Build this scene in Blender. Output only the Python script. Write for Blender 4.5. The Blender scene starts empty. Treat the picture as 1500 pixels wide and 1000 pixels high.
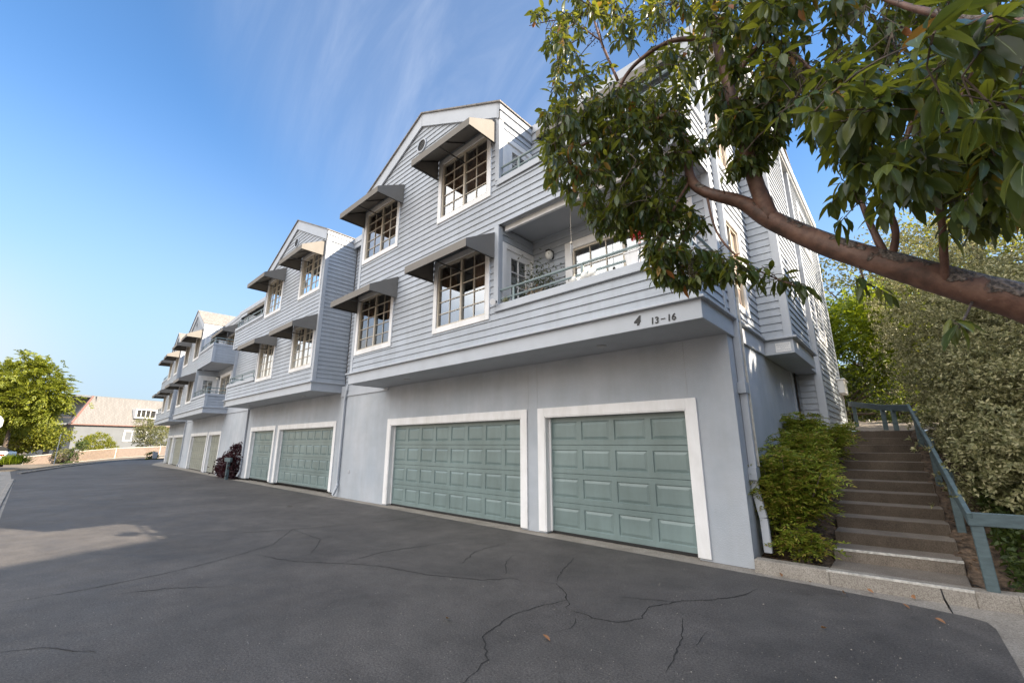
import bpy, math, random
import numpy as np
from mathutils import Vector, Matrix
random.seed(7); np.random.seed(7)
R_ = math.radians
SC = bpy.context.scene
COL = SC.collection

# ------------------------------------------------------------------ camera
FPX, HY, VX = 622.0, 650.0, 48.0
PITCH = math.atan((HY - 500) / FPX)
YAW = math.atan((750 - VX) / (FPX / math.cos(PITCH)))
CAM = Vector((0, -6.75, 1.617))
cd = bpy.data.cameras.new('camera'); cam = bpy.data.objects.new('camera', cd); COL.objects.link(cam)
cd.sensor_width = 36; cd.lens = FPX / 1500 * 36; cd.clip_start = 0.05; cd.clip_end = 3000
cam.location = CAM
cam.rotation_euler = (math.pi / 2 + PITCH, 0, math.pi / 2 - YAW)
SC.camera = cam
_Fh = Vector((-math.cos(YAW), math.sin(YAW), 0)); _Rt = Vector((_Fh.y, -_Fh.x, 0))
_Fc = _Fh * math.cos(PITCH) + Vector((0, 0, math.sin(PITCH)))
_Uc = -_Fh * math.sin(PITCH) + Vector((0, 0, math.cos(PITCH)))
def P(px, py, d):
    """a point in the place seen along pixel px,py at depth d"""
    return CAM + (_Fc + _Rt * ((px - 750) / FPX) + _Uc * ((500 - py) / FPX)) * d
def G(px, py, z=0.0):
    v = _Fc + _Rt * ((px - 750) / FPX) + _Uc * ((500 - py) / FPX)
    return CAM + v * ((z - CAM.z) / v.z)

# ------------------------------------------------------------------ light
SUNV = Vector((2.05, 1.0, 1.15)).normalized()
SUN_EL = math.asin(SUNV.z); SUN_AZ = math.atan2(SUNV.x, SUNV.y)
W = bpy.data.worlds.new('World'); SC.world = W; W.use_nodes = True
nt = W.node_tree; nt.nodes.clear()
def N(nt, t, **kw):
    n = nt.nodes.new(t)
    for k, v in kw.items(): setattr(n, k, v)
    return n
out = N(nt, 'ShaderNodeOutputWorld')
sky = N(nt, 'ShaderNodeTexSky', sky_type='NISHITA', sun_disc=False, sun_elevation=SUN_EL, sun_rotation=SUN_AZ)
sky.air_density = 1.0; sky.dust_density = 0.4; sky.ozone_density = 3.0; sky.altitude = 50
bg = N(nt, 'ShaderNodeBackground'); bg.inputs['Strength'].default_value = 0.067
tint = N(nt, 'ShaderNodeMix', data_type='RGBA', blend_type='MULTIPLY'); tint.inputs[0].default_value = 1; tint.inputs[7].default_value = (0.95, 1.27, 1.45, 1)
nt.links.new(sky.outputs[0], tint.inputs[6]); nt.links.new(tint.outputs[2], bg.inputs['Color'])
tc = N(nt, 'ShaderNodeTexCoord')
def vmath(op, a, b=None):
    n = N(nt, 'ShaderNodeVectorMath', operation=op); nt.links.new(a, n.inputs[0])
    if b is not None: n.inputs[1].default_value = b
    return n
def smooth(val, lo, hi, tmin=0, tmax=1):
    n = N(nt, 'ShaderNodeMapRange', interpolation_type='SMOOTHSTEP')
    nt.links.new(val, n.inputs[0])
    n.inputs[1].default_value = lo; n.inputs[2].default_value = hi; n.inputs[3].default_value = tmin; n.inputs[4].default_value = tmax
    return n.outputs[0]
def fmath(op, a, b):
    n = N(nt, 'ShaderNodeMath', operation=op)
    for i, q in enumerate((a, b)):
        if hasattr(q, 'node'): nt.links.new(q, n.inputs[i])
        else: n.inputs[i].default_value = q
    return n.outputs[0]
DIR = tc.outputs['Generated']
# bright cloud bank added to the unseen sky behind the camera, fills shaded fronts
d1 = vmath('DOT_PRODUCT', DIR, Vector((-0.13, -0.79, 0.60)).normalized())
nz = N(nt, 'ShaderNodeTexNoise'); nz.inputs['Scale'].default_value = 3.0; nz.inputs['Detail'].default_value = 6
nt.links.new(DIR, nz.inputs['Vector'])
bank = fmath('MULTIPLY', smooth(d1.outputs['Value'], 0.58, 0.86), smooth(nz.outputs[0], 0.30, 0.55, 0.55, 1.0))
bgc = N(nt, 'ShaderNodeBackground'); bgc.inputs['Color'].default_value = (1.0, 0.975, 0.94, 1); bgc.inputs['Strength'].default_value = 1.22
mx = N(nt, 'ShaderNodeMixShader')
nt.links.new(bank, mx.inputs[0]); nt.links.new(bg.outputs[0], mx.inputs[1]); nt.links.new(bgc.outputs[0], mx.inputs[2])
# thin cirrus streaks
mp = N(nt, 'ShaderNodeMapping'); nt.links.new(DIR, mp.inputs[0])
mp.inputs['Rotation'].default_value = (R_(15), R_(-30), R_(48)); mp.inputs['Scale'].default_value = (1.6, 6.0, 1.3)
n2 = N(nt, 'ShaderNodeTexNoise'); n2.inputs['Scale'].default_value = 1.5; n2.inputs['Detail'].default_value = 9; n2.inputs['Roughness'].default_value = 0.62; n2.inputs['Distortion'].default_value = 0.5
nt.links.new(mp.outputs[0], n2.inputs['Vector'])
wd = vmath('DOT_PRODUCT', DIR, (P(640, 60, 1) - CAM).normalized())
wd2 = smooth(wd.outputs['Value'], 0.90, 0.99)
wisp = fmath('MULTIPLY', smooth(n2.outputs[0], 0.36, 0.85, 0.10, 0.30), wd2)
bgw = N(nt, 'ShaderNodeBackground'); bgw.inputs['Color'].default_value = (0.86, 0.91, 1.0, 1); bgw.inputs['Strength'].default_value = 0.43
mx2 = N(nt, 'ShaderNodeMixShader')
nt.links.new(wisp, mx2.inputs[0]); nt.links.new(mx.outputs[0], mx2.inputs[1]); nt.links.new(bgw.outputs[0], mx2.inputs[2])
sz = N(nt, 'ShaderNodeSeparateXYZ'); nt.links.new(DIR, sz.inputs[0])
haze = smooth(sz.outputs[2], 0.02, 0.60, 0.97, 0.0)
bgh = N(nt, 'ShaderNodeBackground'); bgh.inputs['Color'].default_value = (0.66, 0.84, 1.0, 1); bgh.inputs['Strength'].default_value = 0.29
mx3 = N(nt, 'ShaderNodeMixShader'); nt.links.new(fmath('MULTIPLY', haze, fmath('SUBTRACT', 1.0, bank)), mx3.inputs[0]); nt.links.new(mx2.outputs[0], mx3.inputs[1]); nt.links.new(bgh.outputs[0], mx3.inputs[2])
# low warm glow of the sunlit neighbourhood across the driveway, behind the photographer
dw = vmath('DOT_PRODUCT', DIR, Vector((-0.25, -0.97, 0)).normalized())
warm = fmath('MULTIPLY', smooth(dw.outputs['Value'], 0.15, 0.65), smooth(sz.outputs[2], 0.08, 0.34, 1.0, 0.0))
bgq = N(nt, 'ShaderNodeBackground'); bgq.inputs['Color'].default_value = (1.0, 0.82, 0.62, 1); bgq.inputs['Strength'].default_value = 0.46
mx4 = N(nt, 'ShaderNodeMixShader'); nt.links.new(warm, mx4.inputs[0]); nt.links.new(mx3.outputs[0], mx4.inputs[1]); nt.links.new(bgq.outputs[0], mx4.inputs[2])
nt.links.new(mx4.outputs[0], out.inputs[0])

sl = bpy.data.lights.new('sun', 'SUN'); so = bpy.data.objects.new('sun', sl); COL.objects.link(so)
sl.energy = 5.0; sl.angle = R_(0.5); sl.color = (1.0, 0.86, 0.68)
so.rotation_euler = SUNV.to_track_quat('Z', 'Y').to_euler(); so.location = (20, 10, 30)
SC.view_settings.view_transform = 'Standard'; SC.view_settings.look = 'None'
SC.view_settings.gamma = 1; SC.view_settings.exposure = 1.62
SC.cycles.max_bounces = 8; SC.cycles.transparent_max_bounces = 12

# ------------------------------------------------------------------ materials
def srgb(r, g, b):
    f = lambda c: (c / 255 / 12.92) if c / 255 <= 0.04045 else ((c / 255 + 0.055) / 1.055) ** 2.4
    return (f(r), f(g), f(b), 1)
def newmat(name):
    m = bpy.data.materials.new(name); m.use_nodes = True
    n = m.node_tree; b = n.nodes['Principled BSDF']
    return m, n, b
def mat(name, col, rough=0.6, var=0.06, scale=6.0, bump=0.0, bscale=60.0, metal=0.0, spec=0.5, col2=None, stretch=None):
    m, n, b = newmat(name)
    t = N(n, 'ShaderNodeTexCoord'); src = t.outputs['Object']
    if stretch:
        mp = N(n, 'ShaderNodeMapping'); mp.inputs['Scale'].default_value = stretch; n.links.new(src, mp.inputs[0]); src = mp.outputs[0]
    nz = N(n, 'ShaderNodeTexNoise'); nz.inputs['Scale'].default_value = scale; nz.inputs['Detail'].default_value = 6; nz.inputs['Roughness'].default_value = 0.6
    n.links.new(src, nz.inputs['Vector'])
    rp = N(n, 'ShaderNodeValToRGB')
    c = Vector(col[:3]); c2 = Vector(col2[:3]) if col2 else c
    lo = c * (1 - var * 1.6); hi = c2 * (1 + var)
    rp.color_ramp.elements[0].position = 0.3; rp.color_ramp.elements[1].position = 0.7
    rp.color_ramp.elements[0].color = (*lo, 1); rp.color_ramp.elements[1].color = (*hi, 1)
    n.links.new(nz.outputs[0], rp.inputs[0]); n.links.new(rp.outputs[0], b.inputs['Base Color'])
    b.inputs['Roughness'].default_value = rough; b.inputs['Metallic'].default_value = metal
    b.inputs['Specular IOR Level'].default_value = spec
    if bump:
        nb = N(n, 'ShaderNodeTexNoise'); nb.inputs['Scale'].default_value = bscale; nb.inputs['Detail'].default_value = 5
        n.links.new(src, nb.inputs['Vector'])
        bp = N(n, 'ShaderNodeBump'); bp.inputs['Strength'].default_value = bump; bp.inputs['Distance'].default_value = 0.01
        n.links.new(nb.outputs[0], bp.inputs['Height']); n.links.new(bp.outputs[0], b.inputs['Normal'])
    return m
def leafmat(name, cols, transl=0.35, rough=0.5, tcol=None, spec=0.4):
    m, n, b = newmat(name)
    g = N(n, 'ShaderNodeNewGeometry')
    rp = N(n, 'ShaderNodeValToRGB'); el = rp.color_ramp.elements
    while len(el) < len(cols): el.new(0.5)
    for i, c in enumerate(cols):
        el[i].position = i / max(1, len(cols) - 1); el[i].color = (*c[:3], 1)
    n.links.new(g.outputs['Random Per Island'], rp.inputs[0])
    n.links.new(rp.outputs[0], b.inputs['Base Color'])
    b.inputs['Roughness'].default_value = rough; b.inputs['Specular IOR Level'].default_value = spec
    tr = N(n, 'ShaderNodeBsdfTranslucent')
    mixc = N(n, 'ShaderNodeMix', data_type='RGBA'); mixc.inputs[0].default_value = 0.55
    n.links.new(rp.outputs[0], mixc.inputs[6]); mixc.inputs[7].default_value = (*(tcol or (0.30, 0.34, 0.03)), 1)
    n.links.new(mixc.outputs[2], tr.inputs[0])
    ms = N(n, 'ShaderNodeMixShader'); ms.inputs[0].default_value = transl
    n.links.new(b.outputs[0], ms.inputs[1]); n.links.new(tr.outputs[0], ms.inputs[2])
    n.links.new(ms.outputs[0], n.nodes['Material Output'].inputs[0])
    return m

M = {}
M['siding'] = mat('grey_siding_paint', (0.385, 0.42, 0.47), 0.55, 0.05, 1.3, 0.12, 90, stretch=(0.4, 0.4, 2.2))
M['trimgrey'] = mat('grey_trim_paint', (0.43, 0.46, 0.505), 0.5, 0.05, 1.8, 0.05, 60)
M['soffit'] = mat('grey_soffit_paint', (0.40, 0.42, 0.45), 0.6, 0.05, 2)
M['stucco'] = mat('grey_stucco', (0.385, 0.43, 0.485), 0.8, 0.07, 0.9, 0.5, 55, col2=(0.41, 0.435, 0.475))
def stained(m, s1, s2, lo):
    n = m.node_tree; b = n.nodes['Principled BSDF']; src = b.inputs['Base Color'].links[0].from_socket
    t = N(n, 'ShaderNodeTexCoord'); mp = N(n, 'ShaderNodeMapping'); mp.inputs['Scale'].default_value = s1; n.links.new(t.outputs['Object'], mp.inputs[0])
    a = N(n, 'ShaderNodeTexNoise'); a.inputs['Scale'].default_value = 1.0; a.inputs['Detail'].default_value = 8; a.inputs['Roughness'].default_value = .68; n.links.new(mp.outputs[0], a.inputs[0])
    r = N(n, 'ShaderNodeValToRGB'); r.color_ramp.elements[0].position = .30; r.color_ramp.elements[1].position = .60; r.color_ramp.elements[0].color = (*lo, 1); r.color_ramp.elements[1].color = (1.03, 1.03, 1.03, 1); n.links.new(a.outputs[0], r.inputs[0])
    q = N(n, 'ShaderNodeMix', data_type='RGBA', blend_type='MULTIPLY'); q.inputs[0].default_value = s2; n.links.new(src, q.inputs[6]); n.links.new(r.outputs[0], q.inputs[7]); n.links.new(q.outputs[2], b.inputs['Base Color'])
stained(M['stucco'], (3.5, 3.5, .5), 1.0, (.95, .94, .92)); stained(M['stucco'], (.5, .5, .9), 1.0, (.90, .89, .88)); stained(M['siding'], (1.2, 1.2, 14), .8, (.86, .86, .86)); stained(M['siding'], (5, 5, .7), .7, (.86, .85, .83))
M['white'] = mat('white_trim_paint', (0.80, 0.80, 0.81), 0.45, 0.03, 3, 0.04, 40)
M['vinyl'] = mat('cream_window_vinyl', (0.56, 0.50, 0.41), 0.4, 0.03, 3)
M['green'] = mat('sage_green_door_paint', (0.180, 0.240, 0.240), 0.34, 0.08, 1.1, 0.03, 25, stretch=(0.4, 1, 1.6))
stained(M['green'], (2.2, 2.2, .6), 1.0, (.80, .80, .78)); stained(M['white'], (3, 3, .8), .8, (.84, .83, .80))
M['greentan'] = mat('warm_lit_sage_door_paint', (0.26, 0.27, 0.23), 0.4, 0.10, 1.1, 0.03, 25, stretch=(0.4, 1, 1.6))  # sage paint with the far doors' warm bounce light put into its colour
M['rail'] = mat('grey_green_rail_paint', (0.20, 0.26, 0.27), 0.4, 0.05, 8)
M['timber'] = mat('grey_green_timber_paint', (0.080, 0.118, 0.130), 0.6, 0.2, 5, 0.25, 40, stretch=(1, 1, 5))
M['awning'] = mat('taupe_awning_canvas', (0.20, 0.186, 0.168), 0.85, 0.05, 3, 0.2, 260)
M['black'] = mat('black_letter_paint', (0.012, 0.012, 0.013), 0.5, 0.05)
M['dark'] = mat('dark_gap', (0.02, 0.02, 0.02), 0.9, 0.05)
M['lampmetal'] = mat('bronze_lamp_metal', (0.03, 0.028, 0.025), 0.4, 0.05)
M['lampglass'] = mat('frosted_lamp_glass', (0.75, 0.74, 0.70), 0.25, 0.02)
M['curtain'] = mat('brown_curtain', (0.48, 0.29, 0.18), 0.9, 0.2, 3, stretch=(14, 14, 0.3))
M['blind'] = mat('bamboo_blind', (0.62, 0.36, 0.18), 0.7, 0.25, 4, stretch=(25, 25, 0.5))
M['greyblind'] = mat('pale_vertical_blind', (0.50, 0.50, 0.48), 0.7, 0.08, 3, stretch=(14, 14, 0.3))
M['room'] = mat('dim_room_paint', (0.26, 0.20, 0.16), 0.9, 0.1, 1.5)
M['galv'] = mat('galvanised_metal', (0.45, 0.46, 0.47), 0.45, 0.05, 6, metal=0.4)
M['oldboard'] = mat('peeling_white_board', (0.62, 0.60, 0.55), 0.7, 0.25, 9, 0.3, 50, stretch=(4, 4, 0.8))
M['bark'] = None
# concrete
def concrete(name, c, dark):
    m, n, b = newmat(name)
    t = N(n, 'ShaderNodeTexCoord')
    n1 = N(n, 'ShaderNodeTexNoise'); n1.inputs['Scale'].default_value = 2.2; n1.inputs['Detail'].default_value = 8; n1.inputs['Roughness'].default_value = 0.65
    n2_ = N(n, 'ShaderNodeTexNoise'); n2_.inputs['Scale'].default_value = 90; n2_.inputs['Detail'].default_value = 4
    n.links.new(t.outputs['Object'], n1.inputs[0]); n.links.new(t.outputs['Object'], n2_.inputs[0])
    rp = N(n, 'ShaderNodeValToRGB'); rp.color_ramp.elements[0].position = 0.32; rp.color_ramp.elements[1].position = 0.68
    rp.color_ramp.elements[0].color = (*dark, 1); rp.color_ramp.elements[1].color = (*c, 1)
    n.links.new(n1.outputs[0], rp.inputs[0])
    r2 = N(n, 'ShaderNodeValToRGB'); r2.color_ramp.elements[0].position = 0.36; r2.color_ramp.elements[1].position = 0.6
    r2.color_ramp.elements[0].color = (0.62, 0.6, 0.58, 1); r2.color_ramp.elements[1].color = (1.05, 1.05, 1.05, 1)
    n.links.new(n2_.outputs[0], r2.inputs[0])
    mm = N(n, 'ShaderNodeMix', data_type='RGBA', blend_type='MULTIPLY'); mm.inputs[0].default_value = 1
    n.links.new(rp.outputs[0], mm.inputs[6]); n.links.new(r2.outputs[0], mm.inputs[7])
    n.links.new(mm.outputs[2], b.inputs['Base Color']); b.inputs['Roughness'].default_value = 0.85
    bp = N(n, 'ShaderNodeBump'); bp.inputs['Strength'].default_value = 0.4; bp.inputs['Distance'].default_value = 0.008
    n.links.new(n2_.outputs[0], bp.inputs['Height']); n.links.new(bp.outputs[0], b.inputs['Normal'])
    return m
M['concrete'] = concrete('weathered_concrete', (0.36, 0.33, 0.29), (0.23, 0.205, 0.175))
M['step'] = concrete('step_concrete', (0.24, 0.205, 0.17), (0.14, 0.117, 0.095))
M['riser'] = concrete('shaded_riser_concrete', (0.115, 0.09, 0.068), (0.06, 0.045, 0.033))  # step concrete darkened: the shade on the risers is put into the colour
M['strip'] = mat('white_nosing_paint', (0.52, 0.50, 0.46), 0.7, 0.3, 25)
# asphalt
def asphalt():
    m, n, b = newmat('asphalt')
    t = N(n, 'ShaderNodeTexCoord'); o = t.outputs['Object']
    def noise(s, d=5, r=0.6):
        q = N(n, 'ShaderNodeTexNoise'); q.inputs['Scale'].default_value = s; q.inputs['Detail'].default_value = d; q.inputs['Roughness'].default_value = r
        n.links.new(o, q.inputs[0]); return q.outputs[0]
    def ramp(v, p0, c0, p1, c1):
        q = N(n, 'ShaderNodeValToRGB'); e = q.color_ramp.elements
        e[0].position = p0; e[1].position = p1; e[0].color = (*c0, 1); e[1].color = (*c1, 1)
        n.links.new(v, q.inputs[0]); return q.outputs[0]
    def mul(a, bb, f=1.0, bt='MULTIPLY'):
        q = N(n, 'ShaderNodeMix', data_type='RGBA', blend_type=bt); q.inputs[0].default_value = f
        n.links.new(a, q.inputs[6]); n.links.new(bb, q.inputs[7]); return q.outputs[2]
    big = ramp(noise(0.35, 6, 0.6), 0.3, (0.064, 0.060, 0.0575), 0.72, (0.098, 0.091, 0.086))
    med = ramp(noise(2.6, 7, 0.7), 0.34, (0.80, 0.80, 0.80), 0.66, (1.14, 1.14, 1.14))
    fine = ramp(noise(58, 4, 0.85), 0.30, (0.30, 0.30, 0.30), 0.70, (1.85, 1.82, 1.8))
    c = mul(mul(big, med), fine)
    vo = N(n, 'ShaderNodeTexVoronoi'); vo.inputs['Scale'].default_value = 34; n.links.new(o, vo.inputs['Vector'])
    sp = ramp(vo.outputs['Distance'], 0.05, (0.30, 0.28, 0.26), 0.12, (0, 0, 0))
    pick = ramp(noise(23, 2), 0.60, (0, 0, 0), 0.66, (1, 1, 1))
    c = mul(c, mul(sp, pick), 1.0, 'ADD')
    n.links.new(c, b.inputs['Base Color'])
    rr = ramp(noise(1.4, 5), 0.35, (0.62,) * 3, 0.7, (0.82,) * 3)
    n.links.new(rr, b.inputs['Roughness']); b.inputs['Specular IOR Level'].default_value = 0.35
    bp = N(n, 'ShaderNodeBump'); bp.inputs['Strength'].default_value = 0.7; bp.inputs['Distance'].default_value = 0.010
    n.links.new(noise(60, 5, 0.8), bp.inputs['Height']); n.links.new(bp.outputs[0], b.inputs['Normal'])
    return m
M['asphalt'] = asphalt()
stained(M['asphalt'], (.7, .7, .7), .9, (.76, .76, .77))
M['crack'] = mat('crack_filler', (0.024, 0.022, 0.021), 0.85, 0.25, 30, 0.4, 80)
M['soil'] = mat('bark_mulch_soil', (0.045, 0.032, 0.024), 0.95, 0.55, 14, 0.9, 40, col2=(0.11, 0.075, 0.05))
M['dirt'] = mat('dry_ground', (0.13, 0.105, 0.075), 0.95, 0.3, 0.6, 0.4, 20)
M['gravel'] = mat('gravel_path', (0.34, 0.29, 0.24), 0.95, 0.35, 40, 0.8, 60)
def glass():
    m = bpy.data.materials.new('window_glass'); m.use_nodes = True; n = m.node_tree; n.nodes.clear()
    o = N(n, 'ShaderNodeOutputMaterial'); g = N(n, 'ShaderNodeBsdfGlossy'); g.inputs['Roughness'].default_value = 0.012
    g.inputs['Color'].default_value = (0.93, 0.97, 1, 1)
    t = N(n, 'ShaderNodeBsdfTransparent'); t.inputs[0].default_value = (0.80, 0.83, 0.83, 1)
    fr = N(n, 'ShaderNodeFresnel'); fr.inputs['IOR'].default_value = 3.4
    tcn = N(n, 'ShaderNodeTexCoord'); nz = N(n, 'ShaderNodeTexNoise'); nz.inputs['Scale'].default_value = 1.6
    n.links.new(tcn.outputs['Object'], nz.inputs[0])
    bp = N(n, 'ShaderNodeBump'); bp.inputs['Strength'].default_value = 0.05; bp.inputs['Distance'].default_value = 0.02
    n.links.new(nz.outputs[0], bp.inputs['Height']); n.links.new(bp.outputs[0], g.inputs['Normal'])
    ms = N(n, 'ShaderNodeMixShader'); n.links.new(fr.outputs[0], ms.inputs[0]); n.links.new(t.outputs[0], ms.inputs[1]); n.links.new(g.outputs[0], ms.inputs[2])
    n.links.new(ms.outputs[0], o.inputs[0]); return m
M['glass'] = glass()
def shingle():
    m, n, b = newmat('roof_shingle')
    t = N(n, 'ShaderNodeTexCoord')
    br = N(n, 'ShaderNodeTexBrick'); br.inputs['Scale'].default_value = 3.0
    br.inputs['Color1'].default_value = (0.20, 0.185, 0.17, 1); br.inputs['Color2'].default_value = (0.29, 0.265, 0.24, 1); br.inputs['Mortar'].default_value = (0.07, 0.065, 0.06, 1)
    br.inputs['Mortar Size'].default_value = 0.015
    n.links.new(t.outputs['Object'], br.inputs[0]); n.links.new(br.outputs[0], b.inputs['Base Color']); b.inputs['Roughness'].default_value = 0.9
    return m
M['shingle'] = shingle()
def bark():
    m, n, b = newmat('peeling_red_bark')
    t = N(n, 'ShaderNodeTexCoord'); o = t.outputs['Object']
    n1 = N(n, 'ShaderNodeTexNoise'); n1.inputs['Scale'].default_value = 7; n1.inputs['Detail'].default_value = 8; n1.inputs['Roughness'].default_value = 0.7
    n.links.new(o, n1.inputs[0])
    rp = N(n, 'ShaderNodeValToRGB'); e = rp.color_ramp.elements
    e[0].position = 0.30; e[0].color = (0.045, 0.028, 0.022, 1); e[1].position = 0.70; e[1].color = (0.24, 0.135, 0.095, 1)
    k = e.new(0.5); k.color = (0.135, 0.07, 0.05, 1)
    n.links.new(n1.outputs[0], rp.inputs[0])
    # rough grey flakes kept on the upper side and towards the trunk
    gm = N(n, 'ShaderNodeNewGeometry'); sx = N(n, 'ShaderNodeSeparateXYZ'); n.links.new(gm.outputs['Normal'], sx.inputs[0])
    px = N(n, 'ShaderNodeSeparateXYZ'); n.links.new(o, px.inputs[0])
    n3 = N(n, 'ShaderNodeTexNoise'); n3.inputs['Scale'].default_value = 9; n3.inputs['Detail'].default_value = 9; n.links.new(o, n3.inputs[0])
    def mth(op, a, b2):
        q = N(n, 'ShaderNodeMath', operation=op)
        for i, v in enumerate((a, b2)):
            if hasattr(v, 'node'): n.links.new(v, q.inputs[i])
            else: q.inputs[i].default_value = v
        return q.outputs[0]
    s = mth('ADD', mth('MULTIPLY', sx.outputs[2], 0.28), mth('ADD', n3.outputs[0], mth('MULTIPLY', mth('ADD', px.outputs[0], 2.35), 0.16)))
    fl = N(n, 'ShaderNodeMapRange'); fl.inputs[1].default_value = 0.575; fl.inputs[2].default_value = 0.62; n.links.new(s, fl.inputs[0])
    n4 = N(n, 'ShaderNodeTexNoise'); n4.inputs['Scale'].default_value = 60; n4.inputs['Detail'].default_value = 6; n.links.new(o, n4.inputs[0])
    r4 = N(n, 'ShaderNodeValToRGB'); r4.color_ramp.elements[0].position = 0.35; r4.color_ramp.elements[1].position = 0.65
    r4.color_ramp.elements[0].color = (0.03, 0.024, 0.02, 1); r4.color_ramp.elements[1].color = (0.20, 0.16, 0.135, 1); n.links.new(n4.outputs[0], r4.inputs[0])
    mm = N(n, 'ShaderNodeMix', data_type='RGBA'); n.links.new(fl.outputs[0], mm.inputs[0]); n.links.new(rp.outputs[0], mm.inputs[6]); n.links.new(r4.outputs[0], mm.inputs[7])
    n.links.new(mm.outputs[2], b.inputs['Base Color']); b.inputs['Roughness'].default_value = 0.55
    hgt = mth('ADD', mth('MULTIPLY', mth('MULTIPLY', n4.outputs[0], fl.outputs[0]), 1.6), mth('MULTIPLY', n1.outputs[0], 0.5))
    bp = N(n, 'ShaderNodeBump'); bp.inputs['Strength'].default_value = 0.8; bp.inputs['Distance'].default_value = 0.015
    n.links.new(hgt, bp.inputs['Height']); n.links.new(bp.outputs[0], b.inputs['Normal'])
    return m
M['bark'] = bark()
M['greybark'] = mat('grey_brown_bark', (0.10, 0.075, 0.055), 0.85, 0.3, 9, 0.6, 40)
M['berry'] = mat('dark_berry', (0.035, 0.022, 0.018), 0.5, 0.3, 40)

# ------------------------------------------------------------------ mesh builder
class MB:
    def __init__(s, xf=None): s.v = []; s.f = []; s.m = []; s.xf = xf
    def add(s, vs, fs, mi=0):
        b = len(s.v); s.v += [tuple(p) for p in vs]
        for f in fs: s.f.append([b + i for i in f]); s.m.append(mi)
    def quad(s, a, b, c, d, mi=0): s.add((a, b, c, d), ((0, 1, 2, 3),), mi)
    def poly(s, pts, mi=0): s.add(pts, (tuple(range(len(pts))),), mi)
    def hexa(s, p, mi=0):
        s.add(p, ((0, 3, 2, 1), (4, 5, 6, 7), (0, 1, 5, 4), (1, 2, 6, 5), (2, 3, 7, 6), (3, 0, 4, 7)), mi)
    def box(s, x0, x1, y0, y1, z0, z1, mi=0):
        s.hexa([(x0, y0, z0), (x1, y0, z0), (x1, y1, z0), (x0, y1, z0), (x0, y0, z1), (x1, y0, z1), (x1, y1, z1), (x0, y1, z1)], mi)
    def fbox(s, F, u0, u1, d0, d1, w0, w1, mi=0):
        s.hexa([F(u0, w0, d0), F(u1, w0, d0), F(u1, w0, d1), F(u0, w0, d1), F(u0, w1, d0), F(u1, w1, d0), F(u1, w1, d1), F(u0, w1, d1)], mi)
    def prism(s, pts, off, mi=0):
        n = len(pts); off = Vector(off); a = [Vector(p) for p in pts]; b = [p + off for p in a]
        s.add(a + b, [tuple(range(n)), tuple(range(2 * n - 1, n - 1, -1))] + [(i, (i + 1) % n, n + (i + 1) % n, n + i) for i in range(n)], mi)
    def bar(s, a, b, w, h, up=(0, 0, 1), mi=0):
        a, b = Vector(a), Vector(b); t = (b - a).normalized(); u = Vector(up)
        r = t.cross(u).normalized() * (w / 2); q = r.cross(t).normalized() * (h / 2)
        s.hexa([a - r - q, a + r - q, b + r - q, b - r - q, a - r + q, a + r + q, b + r + q, b - r + q], mi)
    def tube(s, pts, rad, n=8, mi=0, wob=0.0, cap=True):
        pts = [Vector(p) for p in pts]; k = len(pts)
        if not hasattr(rad, '__len__'): rad = [rad] * k
        vs = []; ref = None
        for i, p in enumerate(pts):
            t = (pts[min(i + 1, k - 1)] - pts[max(i - 1, 0)]).normalized()
            if ref is None: ref = t.orthogonal().normalized()
            ref = (ref - t * ref.dot(t)).normalized(); bi = t.cross(ref)
            for j in range(n):
                a = 2 * math.pi * j / n; r = rad[i] * (1 + wob * (random.random() - 0.5))
                vs.append(p + (ref * math.cos(a) + bi * math.sin(a)) * r)
        fs = [(i * n + j, i * n + (j + 1) % n, (i + 1) * n + (j + 1) % n, (i + 1) * n + j) for i in range(k - 1) for j in range(n)]
        if cap: fs += [tuple(range(n))[::-1], tuple((k - 1) * n + j for j in range(n))]
        s.add(vs, fs, mi)
    def lathe(s, c, prof, n=14, mi=0):
        c = Vector(c); vs = []
        for r, z in prof:
            for j in range(n):
                a = 2 * math.pi * j / n; vs.append(c + Vector((r * math.cos(a), r * math.sin(a), z)))
        k = len(prof)
        fs = [(i * n + j, i * n + (j + 1) % n, (i + 1) * n + (j + 1) % n, (i + 1) * n + j) for i in range(k - 1) for j in range(n)]
        fs += [tuple(range(n))[::-1], tuple((k - 1) * n + j for j in range(n))]
        s.add(vs, fs, mi)
    def build(s, name, mats, parent=None, smooth=False, bevel=0.0, seg=1):
        if not isinstance(mats, (list, tuple)): mats = [mats]
        me = bpy.data.meshes.new(name)
        vs = [s.xf(*v) for v in s.v] if s.xf else s.v
        me.from_pydata([tuple(v) for v in vs], [], s.f)
        for q in mats: me.materials.append(q)
        if len(mats) > 1: me.polygons.foreach_set('material_index', s.m)
        if smooth: me.polygons.foreach_set('use_smooth', [True] * len(s.f))
        me.update()
        o = bpy.data.objects.new(name, me); COL.objects.link(o)
        if parent: o.parent = parent
        if bevel:
            b = o.modifiers.new('bevel', 'BEVEL'); b.width = bevel; b.segments = seg; b.limit_method = 'ANGLE'; b.angle_limit = R_(50)
        return o
def tag(o, label=None, cat=None, group=None, kind=None):
    if label: o['label'] = label
    if cat: o['category'] = cat
    if group: o['group'] = group
    if kind: o['kind'] = kind
    return o
def empty(name, loc, label, cat, group=None, rz=0):
    o = bpy.data.objects.new(name, None); COL.objects.link(o); o.location = loc; o.rotation_euler = (0, 0, rz); o.empty_display_size = 0.2
    return tag(o, label, cat, group)
def rel(loc):
    l = Vector(loc); return lambda x, y, z: (x - l.x, y - l.y, z - l.z)

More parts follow.
